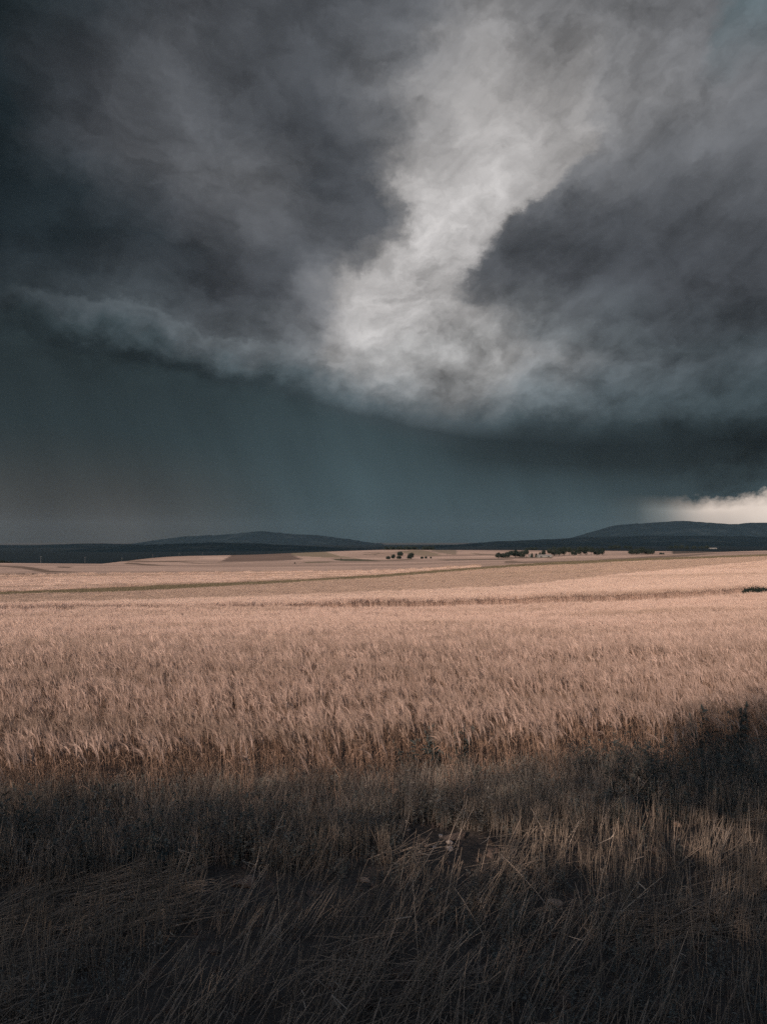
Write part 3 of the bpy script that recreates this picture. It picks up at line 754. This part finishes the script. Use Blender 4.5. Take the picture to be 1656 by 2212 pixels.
M['pale_stalk'] = straw('pale_stalk', (0.58,0.45,0.34), (0.44,0.33,0.245), (0.36,0.27,0.2), 1.5, 0.5, 0.1)
def long_straw():
    mb = MB()
    for i in range(rng.integers(1, 4)):
        q = np.array([rng.normal(0, .04), rng.normal(0, .04), 0.0]); l = rng.uniform(0.38, 0.72); le = abs(rng.normal(0.35, 0.3)); a = rng.normal(0.3, 0.9)
        d = np.array([math.cos(a) * math.sin(le), math.sin(a) * math.sin(le), math.cos(le)]); sag = np.array([d[0], d[1], 0]) * rng.uniform(0, .12)
        P = [q + d * l * t_ + sag * t_ * t_ - np.array([0, 0, .06 * t_ * t_]) for t_ in (0, .35, .7, 1.0)]
        mb.tube(P, [0.0032, 0.003, 0.0026, 0.0018], 4, 0)
        if rng.random() < 0.5: mb.blade([P[2], P[2] + rng.normal(0, .05, 3) + [0, 0, .03], P[2] + rng.normal(0, .09, 3)], [0.007, 0.006, 0], 0)
    return mb.mesh('long_straw', M['pale_stalk'])
long_c = proto_collection('long_straws', [long_straw() for _ in range(10)])
wl = np.exp(-((x - 1.6) / 1.8) ** 2 - ((y - 6.4) / 1.3) ** 2) + 0.25
put('tall_straws', (y < end + .3) & (rng.random(len(x)) < 0.055 * wl), long_c, 10, 0.08, 0.6, 0.95, 'long pale bent straws standing above the stubble', 'straw', 0.8)
def weed_clump(n, h, leaves, matn='weed', lw=0.012):
    mb = MB()
    for i in range(n):
        q = np.array([rng.normal(0, .06), rng.normal(0, .06), -0.01]); hh = h * rng.uniform(0.5, 1.15); le = rng.normal(0, .3, 2)
        tip = q + np.array([le[0] * hh, le[1] * hh, hh]); midp = (q + tip) / 2 + rng.normal(0, .02, 3)
        mb.tube([q, midp, tip], [0.002, 0.0016, 0.001], 3, 0)
        for k in range(leaves):
            t = rng.uniform(0.15, 1.0); p = (q * (1 - t) ** 2 + 2 * midp * t * (1 - t) + tip * t * t); s_ = rng.normal(0, 1, 3); s_[2] = s_[2] * .5 + .3; s_ /= np.linalg.norm(s_)
            l = rng.uniform(0.02, 0.05); mb.blade([p, p + s_ * l * .5, p + s_ * l], [lw * .4, lw, 0], 0)
    return mb.mesh('weed', M[matn])
weed_c = proto_collection('margin_weeds', [weed_clump(6, 0.32, 16) for _ in range(8)])
dw_c = proto_collection('margin_dark', [weed_clump(5, 0.42, 12, 'dark_weed', 0.014) for _ in range(6)])
dry_c = proto_collection('dry_grass', [tuft(16, 0.42, 0.07, 0.0035, 'dry', 0.4) for _ in range(6)])
x, y = fore(3.2, 10.2, 0.085); u = x / y; e = fu(EDGE, u)
end = np.interp(u, [-.6, -.3, 0, .2, .5], [6.3, 6.6, 6.9, 7.5, 7.9])
clear = clear_mask(x, y)
band = clear & (y > end - 0.35 + 0.6 * (fbm(x * 1.2, y * 1.2 + 8, 3) - .5)) & (y < e + 0.25)
put('margin_weeds', band & (rng.random(len(x)) < 0.42), weed_c, 8, 0.1, 0.45, 1.0, 'dense dark low weeds along the foot of the barley', 'weeds', 3.0)
put('margin_weeds', band & (fbm(x * .8 + 2, y * .8, 2) + 0.5 * np.clip(u - .2, 0, .4) > 0.58) & (rng.random(len(x)) < 0.3), dw_c, 6, 0.1, 0.7, 1.3, 'taller blackish weeds in patches along the barley edge', 'weeds', 3.0)
put('dry_grass', band & (rng.random(len(x)) < 0.85), dry_c, 6, 0.1, 0.6, 1.2, 'dry grass wisps among the margin weeds', 'grass', 3.0)
put('dry_grass', clear & (y < end) & (rng.random(len(x)) < 0.16), dry_c, 6, 0.25, 0.2, 0.45, 'thin dry grass and litter between the stubble rows', 'grass', 3.0)
put('ground_weeds', clear & (y < end) & (fbm(x * .9 + 21, y * .9 + 3, 3) > 0.54) & (rng.random(len(x)) < 0.28), weed_c, 8, 0.15, 0.35, 0.7, 'small weeds growing between the stubble stalks', 'weeds', 3.0)
# loose crumbs of soil
def crumb():
    mb = MB(); r = 1.0
    v = np.array([(1,0,0),(-1,0,0),(0,1,0),(0,-1,0),(0,0,1),(0,0,-1)]) * rng.uniform(0.6, 1.2, (6, 3)) + rng.normal(0, .15, (6, 3))
    mb.add(v, [(0,2,4),(2,1,4),(1,3,4),(3,0,4),(2,0,5),(1,2,5),(3,1,5),(0,3,5)]); return mb.mesh('crumb', M['clod'])
crumb_c = proto_collection('crumbs', [crumb() for _ in range(6)])
sel = (y < end + .4) & (rng.random(len(x)) < 0.55)
px_, py_ = x[sel], y[sel]; n_ = len(px_)
scatter('soil_crumbs', np.stack([px_, py_, ground_z(px_, py_)], -1), rng.uniform(0, 6.28, (n_, 3)), np.repeat(rng.gamma(1.6, 0.010, n_)[:, None] + 0.004, 3, 1),
        rng.integers(0, 6, n_), crumb_c, 'crumbs of bare soil among the stubble', 'soil')

# ------------------------------------------------------------------ stones and clods lying in the stubble
def stone_mesh(seed, m, sub=3):
    import bmesh
    bm = bmesh.new(); bmesh.ops.create_icosphere(bm, subdivisions=sub, radius=1.0)
    r_ = np.random.default_rng(seed); off = r_.uniform(0, 100, 3); cuts = r_.normal(0, 1, (9, 3)); cuts /= np.linalg.norm(cuts, axis=1)[:, None]; lim = r_.uniform(0.42, 0.82, 9)
    for v in bm.verts:
        p = np.array(v.co)
        for c, l in zip(cuts, lim):
            d = p.dot(c)
            if d > l: p = p - c * (d - l) * 0.97
        n_ = float(fbm(np.array([p[0] * 2.2 + off[0]]), np.array([p[1] * 2.2 + p[2] * 1.7 + off[1]]), 3)[0])
        v.co = p * (1.05 + 0.22 * n_)
    me = bpy.data.meshes.new('stone'); bm.to_mesh(me); bm.free(); me.materials.append(m); return me
ST = [ # source px, py, width px, height ratio, material, name, label
 (1390,2622,20,.80,'stone_warm','stone','small rounded tan stone on the dark soil above the pale stone heap'),
 (1425,2697,30,.50,'stone','stone','palest flat limestone at the front of the stone heap'),
 (1424,2678,24,.60,'stone','stone','pale angular stone just behind the flattest limestone'),
 (1397,2658,16,.90,'stone','stone','upright reddish stone at the back of the stone heap'),
 (1343,2668,16,.90,'clod','clod','dull brown clod left of the stone heap'),
 (1355,2687,14,.80,'stone_warm','stone','little orange stone left of the stone heap'),
 (1378,2690,12,.70,'stone','stone','tiny stone between the orange one and the flat limestone'),
 (1440,2662,90,.24,'clod','clod','broad low soil mound behind the pale stones'),
 (1309,2722,12,.70,'stone','stone','lone pebble below and left of the stone heap'),
 (1422,2740,14,.80,'stone_warm','stone','small ochre pebble below the stone heap'),
 (1294,2637,14,.50,'stone','stone','thin flat chip of stone farther left of the heap'),
 (2096,2456,56,.50,'stone_warm','boulder','pinkish rounded boulder in the dark weeds at right'),
 (1985,2545,62,.40,'clod','clod','long straw-strewn clod below the pinkish boulder'),
 (2148,2622,26,.70,'stone_warm','stone','orange stone beside the leaning straw bundle at right'),
 (1760,2872,48,.45,'stone_warm','clod','flat ochre clod in the lower right stubble'),
 (1697,2668,15,.80,'stone','stone','small pale stone in the straw right of the heap'),
 (1814,2558,36,.45,'stone','stone','flat light stone at the top of the right-hand stubble'),
 (712,2898,18,.90,'clod','clod','small grey clod low in the left-hand stubble'),
 (773,2812,84,.55,'clod','clod','big rounded soil clod left of centre behind upright stalks'),
 (990,2836,50,.60,'clod','clod','reddish clod near the centre of the stubble'),
 (1153,2798,40,.45,'stone_warm','clod','flattened warm clod right of the reddish one'),
 (154,2862,34,.55,'clod','clod','dark clod near the left edge of the stubble'),
 (1240,2700,22,.60,'clod','clod','dark clod left of the lone pebble'),
 (1560,2700,26,.55,'clod','clod','clod among tall single stalks right of the heap'),
]
smesh = {}
for i, (px, py, wpx, hr, mk, nm, lb) in enumerate(ST):
    p = on_ground(px, py); r_ = wpx / 3248 * 1024 / FPX * math.hypot(p[1], EYE) * 0.5
    me = stone_mesh(100 + i, M[mk]); o = link(nm, me)
    o.location = (p[0], p[1] + r_ * .3, float(ground_z(p[0], p[1])) + r_ * hr * (0.35 if nm == 'stone' else 0.05))
    o.scale = (r_, r_ * rng.uniform(.7, 1.0), r_ * hr); o.rotation_euler = (rng.normal(0, .12 if nm == 'stone' else .03), rng.normal(0, .12 if nm == 'stone' else .03), rng.uniform(0, 6.28) if nm == 'stone' else rng.normal(0, .3))
    tag(o, lb, 'clod' if nm == 'clod' else 'stone', 'clods and stones in the stubble')

# ------------------------------------------------------------------ tall single weeds at the barley edge
def tall_weed(p, h, label, seed, branches=5, matn='dark_weed'):
    r_ = np.random.default_rng(seed); root = empty('tall_weed', p); st = MB(); lf = MB()
    for bnum in range(branches):
        a = r_.uniform(0, 6.28); o = np.array([math.cos(a), math.sin(a) * .6, 0.0]); hh = h * r_.uniform(.6, 1.05); sp = r_.uniform(.1, .4) * hh
        P = [np.array([0, 0, -0.02]) + o * .01]
        for k in range(1, 6):
            t = k / 5; P.append(o * sp * t ** 1.3 + np.array([0, 0, hh * t]) + r_.normal(0, .012, 3))
        st.tube(P, [0.006, .0055, .0048, .004, .003, .002], 4)
        for k in range(16):
            t = r_.uniform(.12, .95) * 5; i = min(int(t), 4); q = P[i] * (1 - (t - i)) + P[i + 1] * (t - i)
            s_ = r_.normal(0, 1, 3); s_[2] = s_[2] * .4 + .25; s_ /= np.linalg.norm(s_); l = r_.uniform(.05, .13)
            lf.blade([q, q + s_ * l * .35 + [0, 0, .008], q + s_ * l * .7, q + s_ * l - np.array([0, 0, .02])], [.012, .026, .018, 0])
        for k in range(3):
            q = P[-1] + r_.normal(0, .02, 3) if k else P[-1]
            sh = MB(); sh.tube([q - [0, 0, .012], q, q + [0, 0, .014], q + [0, 0, .026]], [.004, .010, .009, .003], 5); sh.obj('seed_head', M['dark_weed'], root)
    st.obj('stem', M['dark_weed'], root); lf.obj('foliage', M[matn], root);
    tag(root, label, 'weed', 'tall weeds at the barley edge')
tall_weed(on_ground(1395,2500), 0.62, 'blackish branching weed standing in front of the barley near the centre', 1, 7)
tall_weed(on_ground(1300,2505), 0.50, 'thinner dark weed just left of the central branching weed', 2, 4)
tall_weed(on_ground(1450,2480), 0.56, 'dark leafy weed just right of the central branching weed', 3, 5)
tall_weed(on_ground(2210,2440), 0.66, 'tall dark weed rising into the sunlit barley at far right', 4, 4)
tall_weed(on_ground(2330,2430), 0.72, 'bushy dark weed at the right edge of the shaded barley', 5, 7)
tall_weed(on_ground(330,2620), 0.36, 'small dusty weed in the left margin below the barley', 6, 5, 'weed')

# ------------------------------------------------------------------ trees and bushes in the distance
def crown_mesh(seed, lobes, n, leaf):
    r_ = np.random.default_rng(seed); mb = MB(); L = []
    for (cx, cy, cz, rx, rz_) in lobes:
        L.append((np.array([cx, cy, cz]), np.array([rx, rx, rz_])))
    vol = np.array([l[1].prod() ** (2 / 3) for l in L]); vol /= vol.sum()
    for i in range(n):
        c, r3 = L[r_.choice(len(L), p=vol)]
        d = r_.normal(0, 1, 3); d /= np.linalg.norm(d); rad = r_.uniform(0.25, 1.0) ** 0.45 * (1 + 0.16 * r_.normal())
        p = c + d * r3 * rad; s_ = leaf * r_.uniform(0.5, 1.2)
        a = r_.normal(0, 1, 3); a /= np.linalg.norm(a); b_ = np.cross(a, d + r_.normal(0, .5, 3)); b_ /= np.linalg.norm(b_) + 1e-9
        mb.add([p - a * s_ * .6, p + b_ * s_ * .45, p + a * s_ * .7, p - b_ * s_ * .5], [(0, 1, 2, 3)])
    return mb.mesh('crown', M['leaf'])
def trunk_mesh(seed, h, r0):
    r_ = np.random.default_rng(seed); mb = MB()
    mb.tube([(0,0,-.03),(0.01,0,h*.35),(-.01,0.01,h*.7),(0,0,h)], [r0, r0*.8, r0*.6, r0*.3], 7)
    for k in range(5):
        a = r_.uniform(0, 6.28); z = h * r_.uniform(.35, .8); l = r_.uniform(.15, .3)
        mb.tube([(0,0,z),(math.cos(a)*l*.5, math.sin(a)*l*.5, z+l*.4),(math.cos(a)*l, math.sin(a)*l, z+l*.9)], [r0*.45, r0*.3, r0*.1], 5)
    return mb.mesh('trunk', M['bark'])
TREES = []   # unit-height variants
specs = [[(0,0,.56,.34,.40),(.12,.05,.74,.22,.22),(-.14,0,.42,.24,.26)],
         [(0,0,.62,.30,.36),(.16,.1,.44,.22,.22),(-.12,-.1,.66,.22,.24),(0.05,0,.3,.25,.2)],
         [(0,0,.46,.46,.40),(.3,0,.36,.26,.28),(-.3,.1,.34,.26,.26)],
         [(0,0,.66,.40,.30),(.22,0,.58,.26,.22),(-.24,0,.62,.24,.22)]]
for i, s_ in enumerate(specs): TREES.append((crown_mesh(40 + i, s_, 1500, 0.075), trunk_mesh(60 + i, 0.72, 0.025)))
BUSH = [crown_mesh(50 + i, [(0,0,.42,.55,.45),(.35,0,.34,.36,.34),(-.35,.1,.30,.36,.32)], 800, 0.12) for i in range(3)]
def px2m(px, y): return px / 3248 * 1024 / FPX * y
def tree(px, y, hpx, wpx, v, label, group, name='tree', sink=0.0):
    p = at(px, y); h = px2m(hpx, y); w = px2m(wpx, y)
    root = empty(name, (p[0], p[1], p[2] - sink), rng.uniform(-.5, .5)); cm, tm = TREES[v]
    dim = {0: .72, 1: .70, 2: 1.0, 3: .95}[v]
    c = link('crown', cm, root); c.scale = (w / dim, w / dim, h)
    t_ = link('trunk', tm, root); t_.scale = (h, h, h)
    tag(root, label, 'tree', group); return root
def bush(px, y, hpx, wpx, v, label, group):
    p = at(px, y); h = px2m(hpx, y); w = px2m(wpx, y)
    o = link('bush', BUSH[v]); o.location = p; o.scale = (w / 1.5, w / 1.5, h / 0.86); o.rotation_euler = (0, 0, rng.uniform(0, 6))
    tag(o, label, 'bush', group); return o
g = 'trees of the small grove in mid field'
tree(1230.6,1090,13.0,14.5,2,'lowest round tree at the left end of the mid-field grove',g)
tree(1247,1095,15.5,14,0,'second tree from the left in the mid-field grove',g)
tree(1269,1125,23.5,20,3,'tallest grove tree, its wide crown overhanging the one in front',g)
tree(1265,1095,13.5,15.5,2,'round tree in front of the tallest grove tree',g)
tree(1303,1085,20,21,0,'broad dark tree standing alone at the right of the grove',g)
tree(1298,1083,14,15,2,'lower left companion tight against the broad dark grove tree',g)
g = 'bushes beside the mid-field grove'
bush(1338,1080,7.5,12,0,'left half of the double bush right of the grove',g)
bush(1350,1082,7.5,12.5,1,'right half of the double bush right of the grove',g)
bush(1366,1078,6.5,8,2,'single small round bush, last one right of the grove',g)
bush(935.5,620,5.5,5,0,'lone tiny dark bush on the pale field left of centre','lone bushes in the fields')
bush(1082,1090,4.5,5,1,'small bush at the end of the green strip left of the grove','lone bushes in the fields')
NTH = lambda k: '%d%s' % (k, 'th' if 10 < k < 20 else {1: 'st', 2: 'nd', 3: 'rd'}.get(k % 10, 'th'))
ORD = ['first','second','third','fourth','fifth','sixth','seventh','eighth','ninth','tenth','eleventh','twelfth']
g = 'trees of the left-hand wood behind the right field crest'
L1 = [(1579,12,17),(1594,13,18),(1607,16,19),(1620,18,19),(1633,19,19),(1647,18,18),(1656,22,17),(1668,21,17)]
for i, (px, h, w) in enumerate(L1):
    tree(px, 960 + 14 * (i % 3), h * 0.86 + 9, w + 1, i % 4 if i % 4 != 1 else 2, '%s tree from the left in the shorter dark wood behind the crest' % ORD[i], g)
g = 'trees of the long wood behind the right field crest'
L2 = [(1723,16,14),(1742,20,17),(1757,23,18),(1772,22,18),(1787,23,19),(1804,22,18),(1820,22,19),(1838,24,20),(1856,24,20),(1874,23,20),(1892,22,20),(1908,18,18)]
for i, (px, h, w) in enumerate(L2):
    tree(px, 940 + 16 * (i % 3), h * 0.86 + 9, w + 1, (i * 3) % 4 if (i * 3) % 4 != 1 else 0, '%s tree from the left in the longer dark wood behind the crest' % ORD[i], g)
g = 'bushes beside the pale shed'
bush(1686,930,15,11,0,'dark bush just left of the pale shed',g)
bush(1699,935,13,9,1,'smaller dark bush touching the left end of the pale shed',g)
bush(1711,960,16,8,2,'little bush peeping over the pale shed roof',g)
g = 'trees of the clump in the dark plain at right'
for i, (px, h, w) in enumerate([(2000,8,18),(2016,13,22),(2034,16,24),(2052,13,22),(2067,8,18)]):
    tree(px, 1000 + 15 * (i % 2), h + 10, w, 2 if i % 2 else 0, '%s tree from the left in the small clump on the dark plain' % ORD[i], g)
bush(2094,980,8,12,0,'low scrub just right of the small clump on the dark plain','lone bushes in the fields')
bush(2102,985,7,9,1,'last scrap of scrub right of the plain clump','lone bushes in the fields')
g = 'far trees on the dark plain'
FT = [(1672,9),(1684,10),(1697,8),(1755.5,9),(1935,9),(1948,11),(1960,10),(1984,9),(1996,9),(2125,9),(2142,11),(2160,10),(2178,9),(2200,10),(2222,8),(2240,9)]
for i, (px, h) in enumerate(FT):
    d_ = 2300 + 90 * (i % 4)
    tree(px, d_, h + 4, 15 if px != 1755.5 else 10, 2, 'lone far tree on the plain above the long wood' if px == 1755.5 else '%s small far tree from the left along the dark plain' % NTH(i + 1 if i < 3 else i), g)
g = 'far trees on the hill skyline'
for i in range(20):
    px = 1222 + i * 5.6 if i < 19 else 1344
    tree(px, 1720 + 12 * (i % 3), 22, 9, i % 4, '%s tree from the left in the thin dark row behind the grove hill' % NTH(i + 1), g)
for i in range(7):
    tree(1341 + i * 5.4, 1735 + 10 * (i % 2), 21.5, 9, (i + 1) % 4, '%s tree from the left in the short dark row past the skyline gap' % NTH(i + 1), 'far trees of the short skyline row')
g = 'trees at the far left edge'
for i, px in enumerate((3, 12, 24, 36)):
    tree(px, 770, [13, 11, 8, 9][i], [12, 11, 12, 10][i], 2, '%s tree from the frame edge in the far left clump' % ORD[i], g)
# dark scrub on the track at the right edge
g = 'scrub on the track at the right edge'
for i, (px, h, w) in enumerate([(2362,27,36),(2380,31,42),(2401,29,42),(2420,26,40),(2442,25,42)]):
    y_ = float(fu(B12, (px - 1216) / 3248 * 1024 / FPX)) - 1.2
    bush(px, y_, h, w, i % 3, '%s dark bush from the left in the scrub on the right-hand track' % ORD[i], g)

# ------------------------------------------------------------------ utility poles along the left skyline
def pole(px, y, hpx, label):
    p = at(px, y); h = px2m(hpx, y); root = empty('utility_pole', p)
    m_ = MB(); m_.tube([(0,0,-.3),(0,0,h*.5),(0,0,h)], [.15, .13, .10], 6); m_.obj('post', M['wood'], root)
    m_ = MB(); m_.tube([(-1.1,.12,h-.5),(0,.12,h-.5),(1.1,.12,h-.5)], [.08,.08,.08], 4); m_.obj('crossarm', M['wood'], root)
    for sx in (-1, 0, 1):
        m_ = MB(); m_.tube([(sx,.12,h-.42),(sx,.12,h-.3),(sx,.12,h-.16)], [.05,.09,.04], 6); m_.obj('insulator', M['wood'], root)
    tag(root, label, 'utility pole', 'poles along the left skyline')
for px, y_, hp, lb in [(131,740,23,'first utility pole from the left, above the left field crest'),(271,840,22,'second utility pole from the left on the crest'),
                       (388,960,18,'third utility pole from the left, short against the dark hill'),(485,1060,21,'fourth utility pole from the left on the pale crest'),
                       (569,1130,18,'fifth utility pole from the left near the ploughed patch'),(643,1190,14,'last faint utility pole left of the ploughed hill')]:
    pole(px, y_, hp, lb)

# ------------------------------------------------------------------ farm sheds
def shed(px, y, wpx, hpx, deep, rz, label):
    p = at(px, y); w = px2m(wpx, y); h = px2m(hpx, y); root = empty('farm_shed', p, rz)
    hw, d = w / 2, deep / 2; e = h * .62
    m_ = MB(); m_.add([(-hw,-d,-.5),(hw,-d,-.5),(hw,d,-.5),(-hw,d,-.5),(-hw,-d,e),(hw,-d,e),(hw,d,e),(-hw,d,e),(-hw,0,h-.05),(hw,0,h-.05)],
        [(0,1,5,4),(1,2,6,9,5),(2,3,7,6),(3,0,4,8,7)]); m_.obj('wall', M['shed_wall'], root)
    m_ = MB(); o = .35; m_.add([(-hw-o,-d-o,e-.1),(hw+o,-d-o,e-.1),(hw+o,0,h),(-hw-o,0,h),(hw+o,d+o,e-.1),(-hw-o,d+o,e-.1),
        (-hw-o,-d-o,e-.02),(hw+o,-d-o,e-.02),(hw+o,0,h+.1),(-hw-o,0,h+.1),(hw+o,d+o,e-.02),(-hw-o,d+o,e-.02)],
        [(6,7,8,9),(9,8,10,11),(0,3,2,1),(3,5,4,2),(0,1,7,6),(4,5,11,10)]); m_.obj('roof', M['shed_roof'], root)
    for k in (-.3, .25):
        m_ = MB(); a = k * w; m_.add([(a-1.2,-d-.03,-.4),(a+1.2,-d-.03,-.4),(a+1.2,-d-.03,e*.8),(a-1.2,-d-.03,e*.8),(a-1.2,-d+.05,-.4),(a+1.2,-d+.05,-.4),(a+1.2,-d+.05,e*.8),(a-1.2,-d+.05,e*.8)],
            [(0,1,2,3),(0,3,7,4),(1,5,6,2),(3,2,6,7)]); m_.obj('door', M['dark_opening'], root)
    tag(root, label, 'shed', 'farm sheds on the plain')
shed(1725,925,44,8.0,9,0.05,'long pale shed tucked against the dark wood behind the crest')
shed(1681,960,6,9,6,0.3,'tiny white shed left of the long pale shed')
shed(2259,2500,22,3.6,12,-0.05,'distant pale shed on the dark plain at right')
shed(26,775,13,5,6,0.1,'small pale shed among trees at the far left edge')

# ------------------------------------------------------------------ unseen hedge added behind the camera, shaped to shade the foreground
def hedge():
    n = 300000; kx = SUN_DIR.x / SUN_DIR.y; tanE = math.tan(SUN_EL); run1 = math.sqrt(1 + kx * kx)
    xh = rng.uniform(-15, 9, n); yy = -5.0 + rng.normal(0, .6, n); ye = np.full(n, 8.0)
    for _ in range(4):
        xs = xh + (ye - yy) * -kx * -1.0
        ye = np.interp(xs, [-5, -3, 0, 2.6, 3.6, 5, 7], [6.9, 7.0, 7.2, 8.2, 9.2, 10.4, 11.4])
    top = (ye - yy) * run1 * tanE + 0.30 + 0.3 * (fbm(xh * 2.2, xh * 0 + 3.0, 3) - .5)
    z = top * rng.uniform(0.0, 1.0, n) ** 0.8 * (1 + 0.07 * rng.normal(0, 1, n))
    # leaves thinned on purpose so dapples of sun land on the middle of the stubble
    yg = yy + (z - 0.15) / (tanE * run1); xg = xh + (yg - yy) * kx
    thin = 1.5 * np.exp(-(((xg - 2.0) / 1.5) ** 2 + ((yg - 6.8) / 0.7) ** 2)) + 0.8 * np.exp(-(((xg - 0.4) / 1.4) ** 2 + ((yg - 6.1) / 0.9) ** 2)) + 0.5 * np.exp(-(((xg + 2.0) / 1.6) ** 2 + ((yg - 5.2) / 0.7) ** 2))
    k = rng.random(n) > np.clip(0.42 * np.clip((4.2 - xg) / 1.5, 0.1, 1) * np.clip((yg - 4.4) / 1.6, 0.0, 1) + 0.36 * np.minimum(thin, 1.1), 0, 0.82); xh, yy, z = xh[k], yy[k], z[k]; n = len(xh)
    P = np.stack([xh, yy, z], -1); A = rng.normal(0, 1, (n, 3)); A /= np.linalg.norm(A, axis=1)[:, None]
    B = np.cross(A, rng.normal(0, 1, (n, 3))); B /= np.linalg.norm(B, axis=1)[:, None]; S = rng.uniform(.035, .07, (n, 1))
    V = np.stack([P - A * S, P + B * S * .6, P + A * S, P - B * S * .6], 1).reshape(-1, 3)
    me = bpy.data.meshes.new('shade_hedge'); me.vertices.add(4 * n); me.vertices.foreach_set('co', V.ravel())
    me.loops.add(4 * n); me.loops.foreach_set('vertex_index', np.arange(4 * n)); me.polygons.add(n)
    me.polygons.foreach_set('loop_start', np.arange(0, 4 * n, 4)); me.polygons.foreach_set('loop_total', np.full(n, 4)); me.update(); me.materials.append(M['leaf'])
    tag(link('shade_hedge', me), 'unseen leafy hedge added behind the camera to cast shade', 'hedge', kind='stuff')
hedge()

# ------------------------------------------------------------------ the air over the plain
def haze(dens):
    b = MB(); x0, x1, y0, y1, z0, z1 = -15500, 15500, -420, 15500, -72, 330
    b.add([(x0,y0,z0),(x1,y0,z0),(x1,y1,z0),(x0,y1,z0),(x0,y0,z1),(x1,y0,z1),(x1,y1,z1),(x0,y1,z1)], [(0,3,2,1),(4,5,6,7),(0,1,5,4),(1,2,6,5),(2,3,7,6),(3,0,4,7)])
    def bld(N, out):
        v = N.n('ShaderNodeVolumePrincipled'); v.inputs['Color'].default_value = (0.62, 0.84, 1.0, 1); v.inputs['Density'].default_value = dens; v.inputs['Anisotropy'].default_value = 0.3
        N.t.links.new(v.outputs[0], out.inputs['Volume'])
    tag(b.obj('haze', mat('air', bld)), kind='stuff')
haze(1.3e-5)
